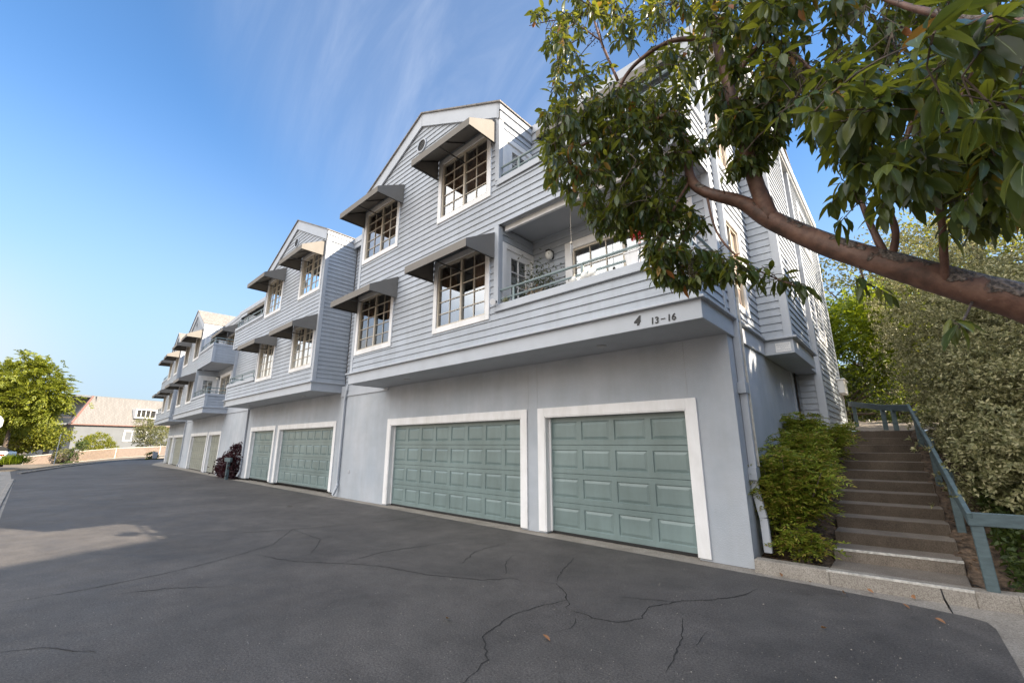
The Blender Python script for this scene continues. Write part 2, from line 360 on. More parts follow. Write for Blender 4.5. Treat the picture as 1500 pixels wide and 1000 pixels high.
# leaves as one mesh, every leaf its own small island
def leaf_mesh(name, pos, dr, nr, L, Wd, mats, mi=None, parent=None, big=False, droop=0.15, fold=0.25, origin=None, rib=None):
    pos = np.asarray(pos, float); dr = np.asarray(dr, float); nr = np.asarray(nr, float)
    if origin is not None: pos = pos - np.array(origin)
    n = len(pos); L = np.broadcast_to(L, n)[:, None]; Wd = np.broadcast_to(Wd, n)[:, None]
    dr = dr / (np.linalg.norm(dr, axis=1, keepdims=True) + 1e-9)
    sd = np.cross(dr, nr); sd /= (np.linalg.norm(sd, axis=1, keepdims=True) + 1e-9)
    up = np.cross(sd, dr)
    if big:
        def pt(t, w, h): return pos + dr * L * t + sd * Wd * w + up * (h * Wd) - up * (L * droop * t * t)
        rows = [(0.0, 0), (0.18, 0.30), (0.45, 0.5), (0.72, 0.38), (1.0, 0)]
        V = [pt(0, 0, 0)]
        for t, w in rows[1:-1]:
            V += [pt(t, -w, fold * w * 2), pt(t, 0, 0), pt(t, w, fold * w * 2)]
        V.append(pt(1, 0, 0))
        F = [(0, 2, 1), (0, 3, 2), (1, 2, 5, 4), (2, 3, 6, 5), (4, 5, 8, 7), (5, 6, 9, 8), (7, 8, 10), (8, 9, 10)]
        MI = [0] * 8
        if rib is not None:
            k = len(V); rw = 0.022
            V += [pt(0, -rw, 0.03), pt(0, rw, 0.03), pt(0.45, -rw, 0.03), pt(0.45, rw, 0.03), pt(0.95, 0, 0.03)]
            F += [(k, k + 1, k + 3, k + 2), (k + 2, k + 3, k + 4)]; MI += [1, 1]
    else:
        V = [pos, pos + dr * L * 0.45 + sd * Wd * 0.5 + up * fold * Wd, pos + dr * L - up * L * droop, pos + dr * L * 0.45 - sd * Wd * 0.5 + up * fold * Wd]
        F = [(0, 1, 2), (0, 2, 3)]; MI = [0, 0]
    nv = len(V); V = np.stack(V, 1).reshape(-1, 3)
    loops = np.concatenate([np.array(f) for f in F]); lens = np.array([len(f) for f in F])
    allloops = (loops[None, :] + (np.arange(n) * nv)[:, None]).ravel()
    alllens = np.tile(lens, n); starts = np.concatenate([[0], np.cumsum(alllens)[:-1]])
    me = bpy.data.meshes.new(name)
    me.vertices.add(len(V)); me.vertices.foreach_set('co', V.astype(np.float32).ravel())
    me.loops.add(len(allloops)); me.loops.foreach_set('vertex_index', allloops.astype(np.int32))
    me.polygons.add(len(alllens)); me.polygons.foreach_set('loop_start', starts.astype(np.int32)); me.polygons.foreach_set('loop_total', alllens.astype(np.int32))
    if not isinstance(mats, (list, tuple)): mats = [mats]
    for q in mats: me.materials.append(q)
    base = np.zeros(n, int) if mi is None else np.asarray(mi)
    if rib is not None:
        idx = np.where(np.array(MI)[None, :] == 1, rib, base[:, None]).ravel()
    else: idx = np.repeat(base, len(F))
    me.polygons.foreach_set('material_index', idx.astype(np.int32))
    if big: me.polygons.foreach_set('use_smooth', np.ones(len(alllens), bool))
    me.update(calc_edges=True); me.validate()
    o = bpy.data.objects.new(name, me); COL.objects.link(o)
    if parent: o.parent = parent
    return o
def rdir(n, up=0.0):
    v = np.random.normal(size=(n, 3)); v /= np.linalg.norm(v, axis=1, keepdims=True); v[:, 2] += up
    return v / np.linalg.norm(v, axis=1, keepdims=True)

# ================================================================== ground, road, kerbs
def sheet(name, pts, z, m):
    mb = MB(); mb.poly([(x, y, z) for x, y in pts]); o = mb.build(name, m); return tag(o, kind='structure')
sheet('ground', [(-400, -300), (300, -300), (300, 400), (-400, 400)], -0.85, M['dirt'])
ROADP = [(0.345, -12), (0.335, -1.6), (0.31, -0.62), (0.27, -0.45), (0.14, -0.385), (-0.44, -0.315), (-1.1, -0.27), (-1.8, -0.26), (-14, -0.25), (-24, -0.22), (-30, -0.12), (-36, -0.02), (-41, -0.1), (-45, -0.1), (-48, 0.5), (-52, 1.6),
         (-60, 3.2), (-58, -1.9), (-46.5, -5.2), (-43, -6.2), (-41, -7.4), (-32, -7.15), (-31, -7.02), (-13.9, -6.95), (-6, -7.2), (-4, -12)]
road = sheet('asphalt_road', ROADP, 0.0, M['asphalt'])
sheet('side_pavement', [(-31, -7.02), (-13.9, -6.95), (-6, -7.2), (-4, -12), (-4, -30), (-45, -30), (-41, -7.4), (-32, -7.15)], -0.006, M['concrete'])
mb = MB(); mb.box(-31, -9, -7.17, -7.04, -0.03, 0.035); tag(mb.build('pavement_edge', M['concrete'], bevel=0.012), kind='structure')
sheet('concrete_apron', [(0.9, -12), (0.9, 0.3), (-1.76, 0.3), (-14, 0.5), (-24.5, 0.5), (-37, 1.4), (-48, 3), (-56, 3), (-52, 1.2), (-45, -0.4), (-30, -0.25), (-1.8, -0.4), (0.2, -0.7), (0.2, -12)], -0.0045, M['concrete'])
# cracks: filled seams lying on the asphalt
CRK = [[(0, 884), (110, 866), (250, 838), (330, 818), (400, 797), (428, 775), (560, 764), (640, 752)],
       [(428, 775), (375, 779), (320, 778), (262, 781)], [(428, 775), (470, 790), (455, 812)], [(375, 812), (430, 822), (500, 825), (560, 829), (622, 841), (700, 849), (752, 847), (770, 852)],
       [(500, 825), (560, 808), (622, 799), (668, 792)], [(740, 842), (742, 822), (752, 812)], [(790, 851), (815, 855), (828, 868), (833, 882), (830, 892)], [(815, 852), (822, 838), (843, 815)],
       [(833, 878), (790, 888), (750, 900), (725, 918), (708, 932), (709, 948), (712, 965), (695, 985), (672, 1003)], [(830, 892), (846, 896), (870, 905), (905, 911), (940, 905), (952, 888), (1000, 880), (1040, 878), (1078, 874), (1110, 862)],
       [(846, 905), (838, 918), (812, 926)], [(676, 825), (695, 808), (740, 795)], [(905, 873), (950, 878), (1000, 882)], [(1000, 905), (998, 935), (990, 960), (975, 985)], [(1032, 927), (1020, 945)],
       [(152, 872), (240, 862), (330, 858)], [(560, 715), (500, 722), (420, 740)], [(0, 955), (60, 948), (140, 955)]]
cm = MB()
for ln in CRK:
    g = [G(x, y) for x, y in ln]; pts = []
    for a, b in zip(g, g[1:]):
        k = max(2, int((b - a).length / 0.06))
        for i in range(k): pts.append(a.lerp(b, i / k) + Vector((random.gauss(0, .010), random.gauss(0, .010), 0)))
    pts.append(g[-1]); prev = None
    for i, p in enumerate(pts):
        t = (pts[min(i + 1, len(pts) - 1)] - pts[max(i - 1, 0)]).normalized(); s = Vector((-t.y, t.x, 0))
        e = min(1, i / 6, (len(pts) - 1 - i) / 6); w = (0.004 + 0.007 * random.random() ** 1.5) * (0.25 + 0.75 * e)
        cur = (p + s * w, p - s * w * random.uniform(.5, 1.2))
        if prev:
            zz = Vector((0, 0, 0.0035)); cm.quad(prev[0] + zz, cur[0] + zz, cur[1] + zz, prev[1] + zz)
        prev = cur
cm.build('crack_seam', M['crack'], road)
gr = MB()
for i in range(900):
    p = G(random.uniform(0, 1480), random.uniform(775, 1000) if i % 3 else random.uniform(840, 1010)); r = random.uniform(.0015, .0045) * (1.6 if random.random() < .1 else 1)
    if p.y > -.45: continue
    a = [p + Vector((random.uniform(-r, r) * 1.5, random.uniform(-r, r) * 1.5, .001)) for _ in range(4)] + [p + Vector((0, 0, r * 1.4))]
    gr.add(a, ((0, 1, 4), (1, 2, 4), (2, 3, 4), (3, 0, 4)))
tag(gr.build('grit', mat('pale_grit', (.34, .31, .27), .9, .4, 60)), kind='stuff')
# kerb in front of steps and bed
kb = MB(); KP = [(-1.755, -0.10), (-0.96, -0.075), (0.25, 0.02), (0.56, 0.10), (1.4, 0.45), (3, 0.9)]
for a, b in zip(KP, KP[1:]):
    t = (Vector((*b, 0)) - Vector((*a, 0))).normalized(); s = Vector((-t.y, t.x, 0)) * 0.17
    A, B = Vector((*a, 0)), Vector((*b, 0)); f = -Vector((-t.y, t.x, 0)) * 0.04
    kb.hexa([A + f + Vector((0, 0, -.05)), B + f + Vector((0, 0, -.05)), B + s + Vector((0, 0, -.05)), A + s + Vector((0, 0, -.05)), A + Vector((0, 0, .15)), B + Vector((0, 0, .15)), B + s + Vector((0, 0, .15)), A + s + Vector((0, 0, .15))])
kerb = tag(kb.build('kerb', M['concrete'], bevel=0.012, seg=2), kind='structure')
kc = MB()
g0, g1, g2, g3 = G(1378, 862, .153), G(1383, 876, .09), G(1390, 888, .0), G(1396, 898, .0)
kc.tube([g0, g1 - Vector((0, .02, 0)), g2 - Vector((0, .012, -.002)), g3], [.006, .009, .010, .003], 5); kc.build('crack_seam', M['crack'], kerb)

def hill_h(x, y):
    if y < 0.1: f = -0.06
    elif y < 5.45: f = 0.10 + 0.36 * max(0, y - 0.50)
    else: f = 1.885 + (y - 5.45) * 0.07
    k = max(0, (y - .57) / .43)
    if -0.965 - .009 * k + .04 < x < 0.245 - .015 * k - .04 and 0.1 < y < 5.4: f -= 0.24
    if x > 0.9: f += 0.30 * min(x - 0.9, 9) + (0.05 * max(0, x - 9.9))
    if y > 14: f += (y - 14) * 0.25 * min(1, max(0, (x + 6) / 6))
    return f
def grid(name, x0, x1, y0, y1, st, m, amp=0.03):
    nx, ny = int((x1 - x0) / st) + 1, int((y1 - y0) / st) + 1; b = MB()
    for j in range(ny):
        for i in range(nx):
            x, y = x0 + (x1 - x0) * i / (nx - 1), y0 + (y1 - y0) * j / (ny - 1)
            b.v.append((x, y, hill_h(x, y) + random.uniform(-amp, amp)))
    for j in range(ny - 1):
        for i in range(nx - 1):
            b.f.append([j * nx + i, j * nx + i + 1, (j + 1) * nx + i + 1, (j + 1) * nx + i]); b.m.append(0)
    return tag(b.build(name, m, smooth=True), kind='structure')
grid('planting_bed', -1.79, 2.6, 0.06, 5.5, 0.07, M['soil'], 0.014)
grid('hillside', -3.0, 2.6, 5.45, 14, 0.3, M['gravel'], 0.02)
grid('hillside', 2.6, 40, -14, 14, 0.7, M['soil'], 0.05)
grid('hillside', 0.91, 2.6, -14, 0.06, 0.3, M['soil'], 0.02)
grid('hillside', -30, 40, 14, 60, 1.2, M['soil'], 0.08)

# ================================================================== concrete steps
NS = 12; RISE = 0.145; RUN = 0.43
def xl(k): return -0.965 - 0.009 * k
def xr(k): return 0.245 - 0.015 * k
def ysk(k, x): return 0.57 + RUN * k + 0.14 * (x + 0.96) * (1 - k / 14)
stair = empty('concrete_stairs', (-0.36, 0.1, 0.15), 'twelve weathered concrete steps climbing the bank beside the building end', 'stairs')
xf = rel(stair.location)
for k in range(-1, NS):
    s = MB(xf); z1 = 0.148 + RISE * (k + 1)
    kk = max(k, 0)
    y0a, y0b = (0.07, 0.175) if k < 0 else (ysk(k, xl(k)), ysk(k, xr(k)))
    y1a, y1b = (ysk(k + 1, xl(kk)) + 0.03, ysk(k + 1, xr(kk)) + 0.03) if k < NS - 1 else (y0a + 0.55, y0b + 0.55)
    zb = z1 - 0.40
    s.hexa([(xl(kk), y0a, zb), (xr(kk), y0b, zb), (xr(kk), y1b, zb), (xl(kk), y1a, zb), (xl(kk), y0a, z1), (xr(kk), y0b, z1), (xr(kk), y1b, z1), (xl(kk), y1a, z1)])
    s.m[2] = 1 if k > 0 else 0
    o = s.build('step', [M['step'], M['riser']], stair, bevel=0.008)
for k in (0,):
    s = MB(xf); z1 = 0.148 + RISE * (k + 1)
    a, b = Vector((xl(k), ysk(k, xl(k)) + .003, z1 + .001)), Vector((xr(k), ysk(k, xr(k)) + .003, z1 + .001))
    s.hexa([a + Vector((0, -.008, -.022)), b + Vector((0, -.008, -.022)), b + Vector((0, .022, -.022)), a + Vector((0, .022, -.022)), a + Vector((0, -.008, .003)), b + Vector((0, -.008, .003)), b + Vector((0, .022, .003)), a + Vector((0, .022, .003))])
    s.build('nosing_strip', M['strip'], stair)
s = MB(); a, b = Vector((-.985, -0.074, .15)), Vector((.25, .022, .15))
s.hexa([a + Vector((0, -.006, -.02)), b + Vector((0, -.006, -.02)), b + Vector((0, .024, -.02)), a + Vector((0, .024, -.02)), a + Vector((0, -.006, .004)), b + Vector((0, -.006, .004)), b + Vector((0, .024, .004)), a + Vector((0, .024, .004))])
s.build('nosing_strip', M['strip'], kerb)

# timber handrail up the right side of the steps, turning along the kerb at the bottom
hr = empty('timber_handrail', (0.37, 0.1, 0.15), 'grey-green timber handrail climbing the right side of the concrete steps', 'handrail')
xf = rel(hr.location)
def hpost(x, y, zt, w=.095, dx=0.0):
    q = MB(xf); zb = hill_h(x, y) - .15; q.bar((x + dx, y, zb), (x, y, zt), w, w, up=(0, 1, 0)); q.build('post', M['timber'], hr, bevel=.006)
q = MB(xf); q.bar((0.345, 0.09, 0.84), (0.09, 4.75, 2.32), 0.045, 0.14); q.build('rail', M['timber'], hr, bevel=.006)
q = MB(xf); q.bar((0.325, 0.105, 0.845), (1.9, 0.36, 0.845), 0.045, 0.135); q.build('rail', M['timber'], hr, bevel=.006)
q = MB(xf); q.bar((0.09, 4.72, 2.30), (-0.36, 6.0, 2.42), 0.045, 0.13); q.bar((-0.36, 6.0, 2.42), (-1.1, 8.6, 2.72), 0.045, 0.13); q.build('rail', M['timber'], hr, bevel=.006)
hpost(0.385, 0.155, 0.79, .10, .012); hpost(1.5, 0.36, 0.79)
for t in (0.33, 0.62, 0.97):
    x, y = 0.345 + (0.09 - 0.345) * t + .06, 0.09 + 4.66 * t; hpost(x, y, 0.80 + 1.48 * t, .085)
for x, y, z in ((-0.16, 5.45, 2.32), (-0.34, 5.98, 2.37), (-0.98, 8.2, 2.62)): hpost(x, y, z, .085)

# ================================================================== townhouse blocks
XL, XB, XR, YF = -11.25, -5.52, -1.78, -1.10
ZS, ZL, ZE = 3.22, 3.5, 8.56
OX = -6.5
COURSE = 0.142; LAP = 0.022

def siding(mb, F, z0, z1, uf, holes=(), mi=0, base=None):
    """lap boards on the plane F(u, w, d); uf(z) -> (u0, u1)"""
    base = z0 if base is None else base
    k = math.floor((z0 - base) / COURSE + 1e-6); z = z0
    while z < z1 - 1e-5:
        zc = base + k * COURSE; top = min(zc + COURSE, z1); lo = max(zc, z0)
        cuts = sorted({lo, top, *[h for H in holes for h in (H[2], H[3]) if lo < h < top]})
        for za, zb in zip(cuts, cuts[1:]):
            if zb - za < 1e-4: continue
            zm = (za + zb) / 2; a0, a1 = uf(za); b0, b1 = uf(zb); m0, m1 = uf(zm)
            iv = [(m0, m1)]
            for H in holes:
                if H[2] < zm < H[3]:
                    nv = []
                    for p, q in iv:
                        if H[1] <= p or H[0] >= q: nv.append((p, q)); continue
                        if H[0] > p: nv.append((p, H[0]))
                        if H[1] < q: nv.append((H[1], q))
                    iv = nv
            da = 0.002 + LAP * (1 - (za - zc) / COURSE); db = 0.002 + LAP * (1 - (zb - zc) / COURSE)
            for p, q in iv:
                pa, pb = (a0, b0) if p == m0 else (p, p); qa, qb = (a1, b1) if q == m1 else (q, q)
                mb.quad(F(pa, za, da), F(qa, za, da), F(qb, zb, db), F(pb, zb, db), mi)
                if abs(za - zc) < 1e-4: mb.quad(F(pa, za, 0.002), F(qa, za, 0.002), F(qa, za, da), F(pa, za, da), mi)
        z = top; k += 1

class Block:
    def __init__(s, root, mirror): s.root = root; s.m = -1 if mirror else 1
    def mb(s): return MB(lambda x, y, z: ((x - OX) * s.m, y, z))

def FY(Y): return lambda u, w, d: (u, Y - d, w)          # faces the road
def FX(X): return lambda u, w, d: (X + d, u, w)          # faces +x
def FXm(X): return lambda u, w, d: (X - d, u, w)         # faces -x

def window(B, F, u0, u1, w0, w1, cols=(2, 2), rows=5, fill='curtain', tw=0.122, name='window', fillrange=None, muntin=True, room=True):
    t = B.mb()
    t.fbox(F, u0, u0 + tw, -.02, .045, w0, w1); t.fbox(F, u1 - tw, u1, -.02, .045, w0, w1)
    t.fbox(F, u0 + tw, u1 - tw, -.02, .043, w1 - tw, w1); t.fbox(F, u0 + tw - .0, u1 - tw, -.02, .043, w0, w0 + tw)
    o = t.build(name, M['white'], B.root, bevel=.004)
    a, b, c, e = u0 + tw, u1 - tw, w0 + tw, w1 - tw
    s = B.mb(); fw = .038
    s.fbox(F, a, a + fw, -.07, .012, c, e); s.fbox(F, b - fw, b, -.07, .012, c, e)
    s.fbox(F, a + fw, b - fw, -.07, .010, c, c + fw); s.fbox(F, a + fw, b - fw, -.07, .010, e - fw, e)
    mid = (a + b) / 2; s.fbox(F, mid - .026, mid + .026, -.06, .006, c + fw, e - fw)
    s.build('sash', M['vinyl'], o)
    g = B.mb()
    for (p, q, d) in ((a + fw, mid - .026, -.030), (mid + .026, b - fw, -.038)):
        g.quad(F(p, c + fw, d), F(q, c + fw, d), F(q, e - fw, d), F(p, e - fw, d))
    g.build('pane', M['glass'], o)
    if muntin:
        n = B.mb()
        for (p, q, d, k) in ((a + fw, mid - .026, -.026, cols[0]), (mid + .026, b - fw, -.034, cols[1])):
            for i in range(1, k):
                u = p + (q - p) * i / k; n.fbox(F, u - .009, u + .009, d, d + .014, c + fw, e - fw)
            for j in range(1, rows):
                w = c + fw + (e - c - 2 * fw) * j / rows; n.fbox(F, p, q, d + .001, d + .013, w - .009, w + .009)
        n.build('muntin', M['vinyl'], o)
    if room:
        r = B.mb(); D = -.9
        r.quad(F(a - .09, c - .09, D), F(b + .09, c - .09, D), F(b + .09, e + .09, D), F(a - .09, e + .09, D))
        r.quad(F(a - .09, c - .09, -.08), F(a - .09, c - .09, D), F(a - .09, e + .09, D), F(a - .09, e + .09, -.08))
        r.quad(F(b + .09, c - .09, -.08), F(b + .09, c - .09, D), F(b + .09, e + .09, D), F(b + .09, e + .09, -.08))
        r.quad(F(a - .09, e + .09, -.08), F(b + .09, e + .09, -.08), F(b + .09, e + .09, D), F(a - .09, e + .09, D))
        r.quad(F(a - .09, c - .09, -.08), F(b + .09, c - .09, -.08), F(b + .09, c - .09, D), F(a - .09, c - .09, D))
        r.build('room_lining', M['room'], o)
    rngs = fillrange or ((0.0, 1.0, 'curtain', 0),)
    for (f0, f1, kind, zlow) in rngs:
        k = B.mb(); p, q = a + (b - a) * f0, a + (b - a) * f1; n_ = max(4, int((q - p) / .045)); z0 = c + (e - c) * zlow
        for i in range(n_):
            d0, d1 = (-.078 - .022 * (i % 2), -.078 - .022 * ((i + 1) % 2)); ua, ub = p + (q - p) * i / n_, p + (q - p) * (i + 1) / n_
            k.quad(F(ua, z0, d0), F(ub, z0, d1), F(ub, e, d1), F(ua, e, d0))
        k.build({'curtain': 'curtain', 'blind': 'blind', 'greyblind': 'blind'}[kind], M[kind], o)
    return o

def awning(B, F, u0, u1, wt, proj=0.80, drop=0.42, val=0.16):
    a = B.mb(); t = .012
    wf = wt - drop; wb = wf - val
    def sheet_(p, q, r, s_): a.quad(p, q, r, s_)
    for k, e in ((0, 0.0), (1, t)):
        a.quad(F(u0 + e, wt - e * 2, .025), F(u1 - e, wt - e * 2, .025), F(u1 - e, wf - e, proj - e), F(u0 + e, wf - e, proj - e))
        a.quad(F(u0 + e, wf - e, proj - e), F(u1 - e, wf - e, proj - e), F(u1 - e, wb, proj - e), F(u0 + e, wb, proj - e))
        for u in (u0 + e, u1 - e):
            a.poly([F(u, wt - e * 2, .025), F(u, wf - e, proj - e), F(u, wb, proj - e), F(u, wb, .025)])
    a.fbox(F, u0, u1, proj - t, proj, wb - .006, wb)
    o = a.build('awning', M['awning'], B.root)
    r = B.mb()
    for u in (u0 + .03, (u0 + u1) / 2, u1 - .03):
        r.bar(F(u, wb + .012, .03), F(u, wb + .012, proj - .02), .022, .022); r.bar(F(u, wt - .05, .035), F(u, wf - .03, proj - .02), .018, .018)
    r.bar(F(u0 + .03, wb + .014, proj - .025), F(u1 - .03, wb + .014, proj - .025), .022, .022)
    r.build('awning_frame', M['lampmetal'], o)
    return o

def garage_door(B, F, u0, u1, w1, cols, m, fw=.17, label=None):
    """u0,u1,w1: outer edges of the white frame"""
    t = B.mb(); rec = -.16
    t.fbox(F, u0, u0 + fw, -.0, .03, .03, w1); t.fbox(F, u1 - fw, u1, -.0, .03, .03, w1); t.fbox(F, u0 + fw, u1 - fw, -.0, .029, w1 - fw, w1)
    t.fbox(F, u0 + fw - .004, u0 + fw + .02, rec, .02, .03, w1 - fw); t.fbox(F, u1 - fw - .02, u1 - fw + .004, rec, .02, .03, w1 - fw); t.fbox(F, u0 + fw, u1 - fw, rec, .02, w1 - fw - .02, w1 - fw + .004)
    t.fbox(F, u0 + fw + .02, u0 + fw + .055, rec, rec + .06, .03, w1 - fw - .02); t.fbox(F, u1 - fw - .055, u1 - fw - .02, rec, rec + .06, .03, w1 - fw - .02)
    a, b, c, e = u0 + fw + .02, u1 - fw - .02, .035, w1 - fw - .02
    d = B.mb(); d0 = rec + .03; ns = 4
    cw = (b - a) / cols; ch = (e - c) / ns
    for j in range(ns):
        z0, z1 = c + ch * j, c + ch * (j + 1)
        g = .005
        d.quad(F(a, z1 - g, d0), F(b, z1 - g, d0), F(b, z1, d0 - .016), F(a, z1, d0 - .016)); d.quad(F(a, z0, d0 - .016), F(b, z0, d0 - .016), F(b, z0 + g, d0), F(a, z0 + g, d0))
        z0 += g; z1 -= g
        for i in range(cols):
            x0, x1 = a + cw * i, a + cw * (i + 1)
            rings = [(0, 0, 0), (.050, .085, 0), (.060, .095, -.017), (.066, .101, -.017), (.108, .143, -.003)]
            R = [[F(x0 + mu, z0 + mw, d0 + dd), F(x1 - mu, z0 + mw, d0 + dd), F(x1 - mu, z1 - mw, d0 + dd), F(x0 + mu, z1 - mw, d0 + dd)] for mu, mw, dd in rings]
            for r0, r1 in zip(R, R[1:]):
                for q in range(4): d.quad(r0[q], r0[(q + 1) % 4], r1[(q + 1) % 4], r1[q])
            d.quad(*R[-1])
    o = d.build('garage_door', m, B.root)
    t.build('door_frame', M['white'], o, bevel=.004)
    s = B.mb(); s.fbox(F, a, b, d0 - .03, d0 + .012, .008, .045); s.build('rubber_seal', M['dark'], o)
    return o

def glazed_door(B, F, u0, u1, w0, w1, leaf=(.12, .12), glz=(.17, .17, .35, .14), g=(2, 5), name='balcony_door', solid=False):
    t = B.mb(); lf = leaf[0]
    t.fbox(F, u0, u0 + lf, -.02, .03, w0, w1); t.fbox(F, u1 - lf, u1, -.02, .03, w0, w1); t.fbox(F, u0 + lf, u1 - lf, -.02, .029, w1 - leaf[1], w1)
    o_ = B.mb(); a, b, c, e = u0 + lf, u1 - lf, w0, w1 - leaf[1]
    l, r, bo, to = glz
    o_.fbox(F, a, a + l, -.05, -.004, c, e); o_.fbox(F, b - r, b, -.05, -.004, c, e); o_.fbox(F, a + l, b - r, -.05, -.005, c, c + bo); o_.fbox(F, a + l, b - r, -.05, -.005, e - to, e)
    for i in range(1, g[0]):
        u = a + l + (b - r - a - l) * i / g[0]; o_.fbox(F, u - .011, u + .011, -.035, -.01, c + bo, e - to)
    for j in range(1, g[1]):
        w = c + bo + (e - to - c - bo) * j / g[1]; o_.fbox(F, a + l, b - r, -.034, -.011, w - .011, w + .011)
    o = o_.build(name, M['white'], B.root, bevel=.003)
    t.build('door_frame', M['white'], o, bevel=.004)
    p = B.mb(); p.quad(F(a + l, c + bo, -.03), F(b - r, c + bo, -.03), F(b - r, e - to, -.03), F(a + l, e - to, -.03)); p.build('pane', M['glass'], o)
    k = B.mb(); n_ = 14
    for i in range(n_):
        ua, ub = a + (b - a) * i / n_, a + (b - a) * (i + 1) / n_
        k.quad(F(ua, c, -.07 - .02 * (i % 2)), F(ub, c, -.07 - .02 * ((i + 1) % 2)), F(ub, e, -.07 - .02 * ((i + 1) % 2)), F(ua, e, -.07 - .02 * (i % 2)))
    k.build('curtain', M['greyblind'], o)
    h = B.mb(); h.tube([F(b - r * .5, c + 1.0, -.004), F(b - r * .5, c + 1.0, .05), F(b - r * .5 - .09, c + 1.0, .052)], .011, 7); h.build('handle', M['galv'], o)
    return o

def railing(B, x0, x1, zc, posts, side=True):
    r = B.mb()
    for z, rr in ((zc + .31, .024), (zc + .125, .02)):
        pts = [(x0, YF + .05, z), (x1, YF + .05, z)]
        r.tube(pts, rr, 8)
        if side: r.tube([(x1, YF + .05, z), (x1, -.05, z)], rr, 8)
    o = r.build('balcony_railing', M['rail'], B.root, smooth=False)
    for x in posts:
        p = B.mb(); p.bar((x, YF + .05, zc - .01), (x, YF + .05, zc + .31), .045, .03, up=(0, 1, 0)); p.build('rail_post', M['rail'], o)
    return o

def lamp(B, F, u, w):
    b = B.mb(); b.fbox(F, u - .06, u + .06, .0, .03, w - .09, w + .09); b.fbox(F, u - .05, u + .05, .03, .17, w + .06, w + .10)
    o = b.build('wall_lamp', M['lampmetal'], B.root, bevel=.008)
    g = B.mb(); c = Vector(F(u, w, .10)); g.lathe(c, [(.02, -.115), (.055, -.10), (.085, -.03), (.085, .02), (.06, .062)], 12); g.build('lamp_glass', M['lampglass'], o, smooth=True)

